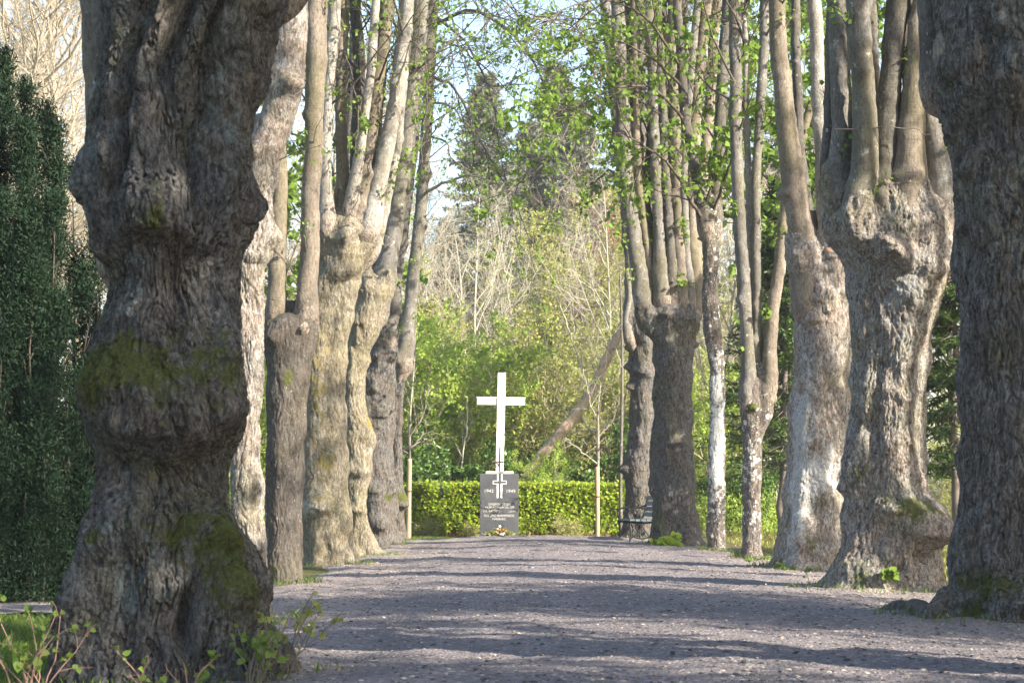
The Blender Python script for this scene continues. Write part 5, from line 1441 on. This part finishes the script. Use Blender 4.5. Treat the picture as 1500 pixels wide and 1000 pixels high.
# ------------------------------------------------------------------ yew on the left
def spray_plumes(name, label, cat, plumes, Y0, seed, mat, ncl, per, nsize, twig='twig_dark', up=0.9, aspect=0.22, clump=0.10):
    """upright plumes of dense needle tufts; plumes: (px, py_top, half width px, dY) standing on the ground"""
    rng = np.random.RandomState(seed)
    o = thing(name, label, cat, base_of(Y0, np.mean([p[0] for p in plumes])))
    s = F / Y0
    C, D = [], []
    ST = []
    for (bx, ty, hw, dY) in plumes:
        base = np.array([(bx - 750) / s, Y0 + dY, 0.0]); H = CAMH + (HOR - ty) / s
        w = hw / s
        n = int(ncl * H * w)
        u = rng.rand(n) ** 0.8
        prof = np.clip(np.minimum((1 - u) ** 0.55 * 1.25, 1.0) * (0.75 + 0.25 * np.minimum(u / 0.15, 1)), 0.03, 1)
        a = rng.rand(n) * 2 * pi
        lump = 1 + 0.35 * fbm(np.stack([np.cos(a) * 1.2 + bx, np.sin(a) * 1.2, u * H * 1.6], -1), 2, seed)
        rr = w * prof * lump * (0.55 + 0.45 * np.sqrt(rng.rand(n)))
        C.append(base + np.stack([rr * np.cos(a), rr * np.sin(a), u * H + 0.02], -1))
        D.append(np.stack([np.cos(a) * (1 - up * .5), np.sin(a) * (1 - up * .5), np.full(n, up)], -1))
        zz = np.linspace(0, H * 0.92, 8)
        ST.append(np.stack([base[0] + 0.03 * rng.normal(size=8), base[1] + 0.03 * rng.normal(size=8), zz], -1))
    C, D = np.concatenate(C), nrm(np.concatenate(D))
    keep = fbm(C * np.array([5, 5, 1.2]), 3, seed + 1) > -0.16
    C, D = C[keep], D[keep]
    n = len(C)
    pos = (C[:, None] + clump * 0.55 * rng.normal(size=(n, per, 3))).reshape(-1, 3)
    dirs = (D[:, None] + 0.5 * rng.normal(size=(n, per, 3))).reshape(-1, 3)
    v, f, r_ = leaves(pos, rng, nsize, aspect, dirs=dirs)
    r_ = np.clip(0.5 * r_ + 0.5 * np.repeat(np.repeat(rng.rand(n), per), 4), 0, 1)
    mesh_obj('foliage', v, f, M[mat], o, attrs={'rnd': r_})
    ST = np.array(ST)
    rad = np.full(ST.shape[:2], 0.016) * np.linspace(1, .3, 8)
    A, ra = children(ST, rad, 16, rng, 0.05, 1, (20, 45), 0.12, 4, 0.1, 0.1, 0.01, 0.004)
    v, f, _ = merge([tubes(ST, rad, 6), tubes(A, ra, 3)])
    mesh_obj('stems', v, f, M[twig], o)
    return o
YW = 19.8
spray_plumes('yew_tree', 'dark green columnar yew of many upright plumes left of the massive trunk', 'yew',
             [(-60, 20, 40, .2), (-20, 60, 30, -.2), (6, 82, 17, 0), (27, 118, 15, .3), (45, 190, 17, -.25), (60, 152, 14, .2), (84, 188, 14, -.1), (104, 238, 13, .25), (60, 330, 34, -.45), (20, 300, 34, -.45), (92, 300, 24, -.4), (118, 320, 15, .1), (138, 330, 11, .1), (132, 430, 15, -.15), (110, 520, 24, -.3), (140, 560, 15, -.05), (80, 560, 36, -.55), (30, 560, 40, -.55), (125, 700, 30, -.3), (60, 700, 40, -.6), (10, 650, 40, -.6), (-40, 400, 40, -.3), (-90, 200, 44, 0), (-130, 300, 40, 0)],
             YW, 700, 'leaf_yew', 1500, 30, 0.045, clump=0.085)

# ------------------------------------------------------------------ background wood
def at(x, Y):
    return ((x - 750) * Y / F, Y, 0)

def bare_tree(name, label, h, seed, twig, trunkmat=None, M1=16, M2=9, M3=7, leaf=None, nleaf=0, lsize=0.06, group=None, lim=(25, 55), lenf=0.38, r0=0.010, t0=0.22, nstem=1, lean=0.0, rmin=0.004):
    rng = np.random.RandomState(seed)
    o = thing(name, label, 'tree', (0, 0, 0), group)
    P = np.zeros((nstem, 12, 3))
    d = nrm(np.stack([lean + 0.12 * rng.normal(size=nstem) * (nstem > 1), 0.12 * rng.normal(size=nstem) * (nstem > 1), np.ones(nstem)], -1))
    P[:, 0, 2] = -0.1
    P[:, 0, :2] = 0.2 * rng.normal(size=(nstem, 2)) * (nstem > 1)
    ln = h * (0.8 + 0.25 * rng.rand(nstem))
    ln[0] = h
    for k in range(1, 12):
        d = nrm(d + 0.05 * rng.normal(size=d.shape) + np.array([0, 0, 0.05]))
        P[:, k] = P[:, k - 1] + d * (ln / 11)[:, None]
    Rd = (r0 * ln)[:, None] * np.linspace(1, 0.2, 12)[None]
    A, ra = children(P, Rd, M1, rng, t0, 1, lim, lenf, 7, 0.13, 0.06, 0.010, rmin * 1.6)
    B, rb = children(A, ra, M2, rng, 0.15, 1, (25, 55), 0.45, 6, 0.15, 0.03, 0.009, rmin)
    C, rc = children(B, rb, M3, rng, 0.15, 1, (25, 55), 0.55, 4, 0.18, 0.0, 0.008, rmin * 0.75)
    v, f, _ = merge([tubes(P, Rd, 8)])
    mesh_obj('trunk', v, f, M[trunkmat or twig], o, attrs={'moss': np.zeros(len(v)), 'pale': np.zeros(len(v))})
    v, f, _ = merge([tubes(A, ra, 4), tubes(B, rb, 3), tubes(C, rc, 3)])
    mesh_obj('crown', v, f, M[twig], o)
    if nleaf:
        pos, tn = along(C, nleaf, rng, 0.1)
        v, f, r_ = leaves(pos, rng, lsize, 0.7, dirs=tn * .5, droop=.2)
        mesh_obj('leaves', v, f, M[leaf], o, attrs={'rnd': r_})
    return o

def spruce(name, label, h, w, seed, mat='leaf_spruce', z0=0.04, nb=520, per=70, nl=0.20, droop=0.35, group=None, top=1.0):
    rng = np.random.RandomState(seed)
    o = thing(name, label, 'conifer', (0, 0, 0), group)
    z = np.linspace(-0.1, h, 12)
    P = np.stack([0.05 * rng.normal(size=12), 0.05 * rng.normal(size=12), z], -1)[None]
    Rd = (0.013 * h * np.linspace(1, .05, 12))[None]
    v, q = tubes(P, Rd, 8)
    mesh_obj('trunk', v, q, M['twig_grey'], o)
    u = z0 + (1 - z0) * rng.rand(nb) ** 0.9
    L = w * (1 - u) ** 0.85 * (0.6 + 0.55 * rng.rand(nb)) + 0.25
    a = rng.rand(nb) * 2 * pi
    K = 6
    B = np.zeros((nb, K, 3))
    tt = np.linspace(0, 1, K)
    for k in range(K):
        B[:, k] = np.stack([np.cos(a) * L * tt[k], np.sin(a) * L * tt[k], u * h - droop * L * tt[k] + 0.30 * L * tt[k] ** 2], -1)
    B += 0.03 * rng.normal(size=B.shape) * tt[None, :, None]
    rb = np.full((nb, K), 0.015) * np.linspace(1, .3, K)
    pos, tn = along(B, nb * per, rng, 0.12)
    sd = np.cross(tn, [0, 0, 1.0])
    sg = rng.choice([-1, 1], len(pos))[:, None]
    d = nrm(tn * 0.8 + sd * sg * 0.7 + np.array([0, 0, -0.25]))
    v1, f1, r_ = leaves(pos, rng, nl, 0.22, dirs=d)
    mesh_obj('crown', v1, f1, M[mat], o, attrs={'rnd': r_})
    v, q = tubes(B, rb, 3)
    mesh_obj('branches', v, q, M['twig_grey'], o)
    return o

def place(proto, spots, labels, first=[True]):
    for i, (x, Y, rz, sc, lab) in enumerate(spots):
        p = at(x, Y)
        if i == 0:
            proto.location = p; proto.rotation_euler = (0, 0, rz); proto.scale = (sc, sc, sc); proto['label'] = lab
        else:
            dup(proto, p, rz, sc, lab)

WG = 'shrubs and trees of the wood behind the hedge'
# leafy green shrubs
pr = shrub_mesh('leafy_shrub', '', 'shrub', 4.6, 2.4, 801, 'leaf_shrub', 'twig_tan', 17000, 0.085, 10, WG, 0.35, (12, 8), t0=0.08)
place(pr, [(640, 55.5, 0.3, 1.12, 'tall fresh green shrub left of the white cross behind the hedge'),
           (690, 57.5, 2.0, 1.0, 'fresh green shrub right behind the left arm of the white cross'),
           (600, 57, 1.2, 1.0, 'fresh green shrub behind the last left linden and the bare stake'),
           (803, 52.0, 4.0, 0.42, 'green shrub between the white cross and the leaning dead trunk'),
           (560, 60, 5.0, 1.0, 'green shrub seen between the trunks of the left row'),
           (405, 48, 2.6, 0.9, 'bright green shrub in the gap left of the slender forked left trunk'),
           (1060, 58, 3.3, 0.9, 'green shrub behind the white spotted slender trunk'),
           (360, 42, 0.9, 0.95, 'bright green shrub behind the half hidden left linden')], None)
pr = shrub_mesh('olive_shrub', '', 'shrub', 4.4, 2.6, 802, 'leaf_olive', 'twig_tan', 11000, 0.075, 11, WG, 0.4, (12, 8), t0=0.08)
place(pr, [(770, 57, 0.3, 1.05, 'yellow olive shrub just right of the white cross'),
           (735, 61, 1.4, 1.25, 'yellow olive shrub rising behind the top of the white cross'),
           (862, 59, 2.0, 1.2, 'yellow olive shrub behind the leaning dead trunk'),
           (915, 59, 3.0, 0.95, 'yellow olive shrub behind the straight dark young tree'),
           (660, 63, 4.0, 1.35, 'yellow olive shrub above the tall fresh green shrub'),
           (1070, 64, 5.0, 1.1, 'thin olive shrub between the slender forked linden and the broad dark linden'),
           (1385, 44, 1.0, 0.55, 'olive shrub under the lifted dark evergreen at the right'),
           (1425, 47, 2.2, 0.7, 'olive shrub behind the huge shaded linden')], None)
pr = shrub_mesh('dark_shrub', '', 'shrub', 2.6, 2.2, 803, 'leaf_dark', 'twig_grey', 9000, 0.10, 10, WG, 0.6, (10, 7), t0=0.05)
place(pr, [(625, 53.2, 0.3, 0.9, 'dark glossy shrub low behind the hedge right of the bare stake'),
           (676, 53.5, 1.3, 0.9, 'dark glossy shrub low behind the hedge left of the dark stone'),
           (842, 57, 2.0, 1.1, 'dark glossy shrub under the leaning dead trunk'),
           (1085, 56, 3.0, 0.8, 'dark glossy shrub low behind the slender forked linden'),
           (430, 50, 4.0, 1.0, 'dark glossy shrub behind the left row')], None)

# undergrowth behind the hedge
rng = np.random.RandomState(820)
n = 52000
x = -16 + 36 * rng.rand(n); y = 51.6 + 9 * rng.rand(n) ** 1.3
hh = 0.75 + 0.75 * fbm(np.stack([x * .35, y * .35, 0 * x], -1), 3, 4) + 0.25 * np.where(x < 3.0, 1, -0.6)
pos = np.stack([x, y, np.maximum(hh, .15) * rng.rand(n) ** 0.7], -1)
v, f, r_ = leaves(pos, rng, 0.09, 0.45, dirs=np.stack([0.3 * rng.normal(size=n), -0.3 + 0.3 * rng.normal(size=n), np.ones(n)], -1))
tag(mesh_obj('undergrowth', v, f, M['leaf_shrub'], attrs={'rnd': r_}), 'fresh green undergrowth filling the wood floor behind the hedge', 'undergrowth', kind='stuff')

# bare tan trees
pr = bare_tree('bare_tree', '', 10.0, 830, 'twig_pale', 'twig_pale', 18, 10, 7, group=WG, lim=(20, 45), nstem=3, r0=0.006)
place(pr, [(700, 66, .2, 1.0, 'bare pale many-stemmed tree left of the top of the white cross'),
           (640, 70, 1.2, 1.05, 'bare pale many-stemmed tree above the left shrubs'),
           (760, 72, 2.2, 1.0, 'bare pale many-stemmed tree behind the yellow olive shrubs'),
           (890, 66, 3.2, 1.0, 'bare pale tree above the leaning dead trunk'),
           (1060, 60, 4.2, 1.0, 'bare pale tree behind the slender trunks of the right row'),
           (1150, 66, 5.2, 1.0, 'bare pale tree between the forked linden and the white-patched linden'),
           (580, 72, .9, 1.1, 'bare pale tree between the stems of the left row')], None)
pr = bare_tree('bare_tree', '', 17.0, 831, 'twig_tan', 'twig_tan', 28, 12, 9, group=WG, r0=0.009, rmin=0.006)
tall_bare = pr
place(pr, [(60, 62, .2, 1.0, 'tall bare tan tree behind the dark yew'),
           (150, 74, 1.2, 1.1, 'tall bare tan tree seen between the yew and the massive trunk'),
           (-30, 80, 2.2, 1.1, 'tall bare tan tree at the far left beyond the yew'),
           (1010, 82, 3.2, 1.0, 'tall bare tan tree behind the stems of the broad dark linden'),
           (1120, 78, 4.2, 1.0, 'tall bare tan tree behind the forked linden'),
           (1230, 80, 5.2, 1.0, 'tall bare tan tree behind the white-patched linden'),
           (470, 78, 0.7, 0.95, 'tall bare tan tree behind the sunlit linden stems'),
           (330, 70, 1.7, 1.0, 'tall bare tan tree behind the half hidden linden'),
           (560, 86, 2.7, 0.85, 'tall bare tan tree behind the dark leaders of the left row'),
           (1400, 76, 3.7, 1.0, 'tall bare tan tree far behind the huge shaded linden'),
           (20, 50, 0.5, 0.8, 'bare tan tree close behind the tip of the dark yew'), (125, 54, 5.5, 0.85, 'bare tan tree close behind the right flank of the dark yew'), (75, 86, 3.1, 1.15, 'tallest bare tan tree far beyond the dark yew'),
           (705, 92, 1.0, 0.62, 'bare tan tree in front of the spruce in the sky gap'), (800, 86, 2.0, 0.7, 'bare tan tree in front of the tallest spruce'), (650, 88, 4.4, 0.62, 'bare tan tree low in the sky gap')], None)
pr = bare_tree('budding_tree', '', 8.6, 832, 'twig_tan', 'twig_tan', 18, 10, 7, 'leaf_olive', 15000, 0.08, WG, nstem=3, r0=0.006)
place(pr, [(830, 68, .2, 1.05, 'yellow green budding tree right of the white cross in the wood'),
           (780, 74, 1.2, 1.0, 'yellow green budding tree behind the top of the cross'),
           (1080, 70, 2.2, 1.0, 'yellow green budding tree behind the slender right trunks'),
           (610, 66, 3.0, 0.85, 'yellow green budding tree above the fresh green shrub'),
           (905, 76, 4.0, 1.1, 'yellow green budding tree left of the broad dark linden')], None)
pr = bare_tree('reddish_tree', '', 11.0, 833, 'twig_pink', 'twig_tan', 18, 10, 7, 'leaf_red', 7000, 0.07, WG, nstem=2, r0=0.007)
place(pr, [(870, 80, .2, 1.0, 'reddish budding tree under the grey green spruce'),
           (1075, 84, 1.2, 1.05, 'reddish budding tree behind the white spotted trunk'),
           (925, 88, 2.2, 1.0, 'reddish budding tree behind the left stems of the broad dark linden'),
           (660, 84, 3.0, 0.85, 'faint reddish budding tree low beside the sky gap')], None)
# conifers
pr = spruce('spruce_tree', '', 17.5, 4.4, 840, group=WG, nb=680, per=80, nl=0.24)
place(pr, [(712, 86, .2, 0.97, 'grey green spruce whose tip stands in the sky gap'),
           (775, 92, 1.2, 0.92, 'grey green spruce right of the spruce in the sky gap'),
           (850, 90, 2.2, 0.95, 'grey green spruce above the reddish budding tree'),
           (655, 98, 2.7, 0.74, 'small grey green spruce left of the spruce in the sky gap'), (815, 98, 2.9, 1.12, 'tallest grey green spruce right of the sky gap'),
           (930, 96, 3.2, 1.05, 'grey green spruce behind the stems of the broad dark linden'),
           (1160, 92, 4.2, 1.0, 'grey green spruce behind the forked linden')], None)
pr = spruce('dark_conifer', '', 8.5, 2.2, 841, 'leaf_thuja', z0=0.2, nb=360, per=80, nl=0.15, droop=0.45, group=WG)
place(pr, [(1148, 50, .2, 0.95, 'dark green conifer between the forked linden and the white-patched linden'),
           (1398, 37, 1.2, 0.85, 'dark green conifer with lifted branches between the two right lindens'),
           (1180, 58, 2.0, 1.0, 'dark green conifer right behind the white-patched linden'),
           (800, 70, 3.0, 0.75, 'small dark conifer in the shade behind the leaning dead trunk')], None)
# leafy maple behind the right row
rng = np.random.RandomState(850)
mp = bare_tree('maple_tree', 'leafy maple with large bright green leaves behind the right row of lindens', 12.5, 851, 'twig_dark', 'stem_dark', 18, 8, 5, 'leaf_new', 6500, 0.16, None, lim=(40, 75), t0=0.3, lenf=0.30, r0=0.009)
mp.location = at(1150, 52)
m2 = dup(mp, at(1225, 50), 2.4, 1.05, 'second leafy maple with bright leaves behind the dappled linden')
m3 = dup(mp, at(490, 54), 1.1, 0.95, 'leafy maple behind the sunlit stems of the left row')

# leaning dead trunk
dt = thing('leaning_trunk', 'thick bare leaning trunk slanting up to the right behind the hedge', 'dead tree', base_of(52.6, 785))
Y = 52.6
W = np.array([[*px(a, b, Y), 0.68 * c * Y / F] for a, b, c in [(764, 712, 13), (782, 682, 13.5), (806, 652, 12.5), (836, 616, 11.5), (862, 580, 11), (884, 535, 10), (905, 492, 9), (930, 440, 8), (955, 390, 6)]])
Q = spline(W, 60)
v, q = tubes(Q[None, :, :3], Q[None, :, 3], 16)
v = v + (v - np.repeat(Q[:, :3], 16, 0)) * (0.25 * fbm(v * 2.5, 3, 5))[:, None]
M['bark_lean'] = bark_mat('tan leaning bark', (0.50, 0.39, 0.29), (0.43, 0.33, 0.245), (0.22, 0.165, 0.125), lich=0.3, plate=1.0, off=17.0)
mesh_obj('trunk', v, q, M['bark_lean'], dt, attrs={'moss': np.zeros(len(v)), 'pale': np.zeros(len(v))})
for i, l in enumerate([[(848, 604, 3), (870, 632, 2.4), (895, 618, 2), (925, 598, 1.4)], [(866, 574, 2.6), (845, 520, 2.2), (830, 470, 1.8), (812, 430, 1)], [(893, 515, 2.5), (920, 505, 2), (960, 490, 1.2)], [(876, 552, 2), (868, 535, 1.6), (862, 528, 1)]]):
    limb(dt, Y, l, Y - 0.4, 860 + i, 'twig_pale', 6, 4, 0.4, nleaf=60 if i < 2 else 0, leaf='leaf_olive')
# broken limbs lying in the shrubs
def dead_limb(pts, Y, seed, label):
    o = thing('dead_limb', label, 'dead branch', base_of(Y, pts[0][0]), 'dead limbs leaning in the shrubs')
    limb(o, Y, pts, Y, seed, 'twig_pale', 6, 3, 0.3, nleaf=0)
dead_limb([(660, 702, 2.6), (652, 676, 2.2), (640, 652, 2), (612, 640, 1)], 53.0, 870, 'pale dead limb slanting left behind the hedge')
dead_limb([(672, 698, 2), (680, 655, 1.7), (684, 610, 1.4), (683, 580, .9)], 53.2, 871, 'upright orange tan limb left of the white cross')

# far wood
rng = np.random.RandomState(880)
N = 150
P = np.zeros((N, 6, 3)); x = -48 + 96 * rng.rand(N); y = 100 + 22 * rng.rand(N); h = 7 + 6 * rng.rand(N) + 6 * (np.abs(x - 3) > 7)
for k in range(6):
    P[:, k] = np.stack([x + .2 * rng.normal(size=N), y + .2 * rng.normal(size=N), h * k / 5], -1)
Rd = (0.010 * h)[:, None] * np.linspace(1, .2, 6)
A, ra = children(P, Rd, 14, rng, .1, 1, (25, 60), .38, 6, .13, .05, .01, .02)
B, rb = children(A, ra, 10, rng, .1, 1, (25, 60), .45, 4, .15, .03, .01, .012)
v, f, _ = merge([tubes(P, Rd, 5), tubes(A, ra, 3), tubes(B, rb, 3)])
wd = mesh_obj('woods', v, f, M['twig_tan'])
tag(wd, 'far tan wood of bare trees closing the view behind everything', 'wood', kind='stuff')
pos, tn = along(B, 60000, rng, .1)
k = pos[:, 2] < 9
v, f, r_ = leaves(pos[k], rng, .22, .7)
tag(mesh_obj('wood_foliage', v, f, M['leaf_olive'], attrs={'rnd': r_}), 'far olive buds on the wood closing the view', 'wood', kind='stuff')

# ------------------------------------------------------------------ unseen trees added beside and behind the camera to cast shade
for (x, y, rz, sc, lab) in [(3.9, 10.4, 1.1, 0.95, 'unseen linden carrying on the right row beside the camera, added for its shade'), (4.0, 5.0, 2.3, 1.0, 'unseen linden carrying on the right row just behind the camera, added for its shade'), (4.0, -0.6, 3.9, 0.97, 'unseen linden carrying on the right row well behind the camera, added for its shade')]:
    dup(r2, (x, y, 0), rz, sc, lab)
ob = bpy.data.objects  # trees below are added out of view for dapple and stem shadows
for (src, x, y, rz, sc, lab) in [('spruce_tree', 9.2, 4.4, 0.4, (0.5, 0.5, 0.8), 'unseen spruce added right of the camera to cast shade'), ('spruce_tree', 10.0, 11.4, 1.4, (0.52, 0.52, 0.7), 'unseen spruce added beyond the huge shaded linden to cast shade'),
                                 ('maple_tree', 8.6, 8.2, 0.5, 0.85, 'unseen maple added right of the camera to cast shade'), ('maple_tree', 13.5, 10.0, 1.9, 0.9, 'unseen maple added beyond the huge shaded linden to cast shade'),
                                 (r3.name, 10.2, 17.4, 2.3, 1.0, 'unseen linden added right of the dappled linden for its stem shadows'), (r4.name, 9.6, 20.6, 2.6, 1.0, 'unseen slender linden added beyond the dappled linden for its stem shadows'), (r2.name, 11.6, 22.0, 1.0, 0.9, 'unseen linden added right of the white-patched linden for its stem shadows'),
                                 ('spruce_tree', 9.5, 0.5, 2.4, (0.5, 0.5, 0.8), 'unseen spruce added behind the camera to cast shade'), ('budding_tree', 8.2, 13.9, 2.2, 1.0, 'unseen budding tree added right of the camera to shade the path'), ('budding_tree', 14, 9, 3.6, 1.3, 'unseen budding tree added far right of the camera to cast shade'), ('budding_tree', 13.5, 31, 4.6, 1.0, 'unseen budding tree added right of the forked linden to cast shade')]:
    dup(ob[src], (x, y, 0), rz, sc, lab)

rngw = np.random.RandomState(905)
def feet_xy(n):
    fl = FEET + [(-1.79, 11.8, .7)]
    j = rngw.randint(0, len(fl), n)
    fa_ = np.array(fl)[j]
    a_ = rngw.rand(n) * 2 * pi
    q_ = fa_[:, 2] * (0.85 + 0.45 * rngw.rand(n) ** 1.5)
    return fa_[:, 0] + q_ * np.cos(a_), fa_[:, 1] + q_ * np.sin(a_)
wx, wy = feet_xy(5200)
grass('weeds', 'thin grass and weeds growing round the feet of the lindens', lambda r, n: wx, lambda r, n: wy, 5200, 0.05, 0.004, 905, 'grass', surf_z)

# ------------------------------------------------------------------ the hazy spring air
hz = bpy.data.materials.new('hazy air'); hz.use_nodes = True
for n_ in list(hz.node_tree.nodes):
    hz.node_tree.nodes.remove(n_)
vo = hz.node_tree.nodes.new('ShaderNodeVolumePrincipled')
vo.inputs['Color'].default_value = (0.93, 0.95, 1.0, 1)
vo.inputs['Density'].default_value = 0.00045
vo.inputs['Anisotropy'].default_value = 0.0
mo_ = hz.node_tree.nodes.new('ShaderNodeOutputMaterial')
hz.node_tree.links.new(vo.outputs[0], mo_.inputs['Volume'])
v, f = box(-310, 310, -70, 430, -1.2, 26)
tag(mesh_obj('haze', v, f, hz, smooth=False), 'thin pale haze softening the far trees', 'haze', kind='stuff')
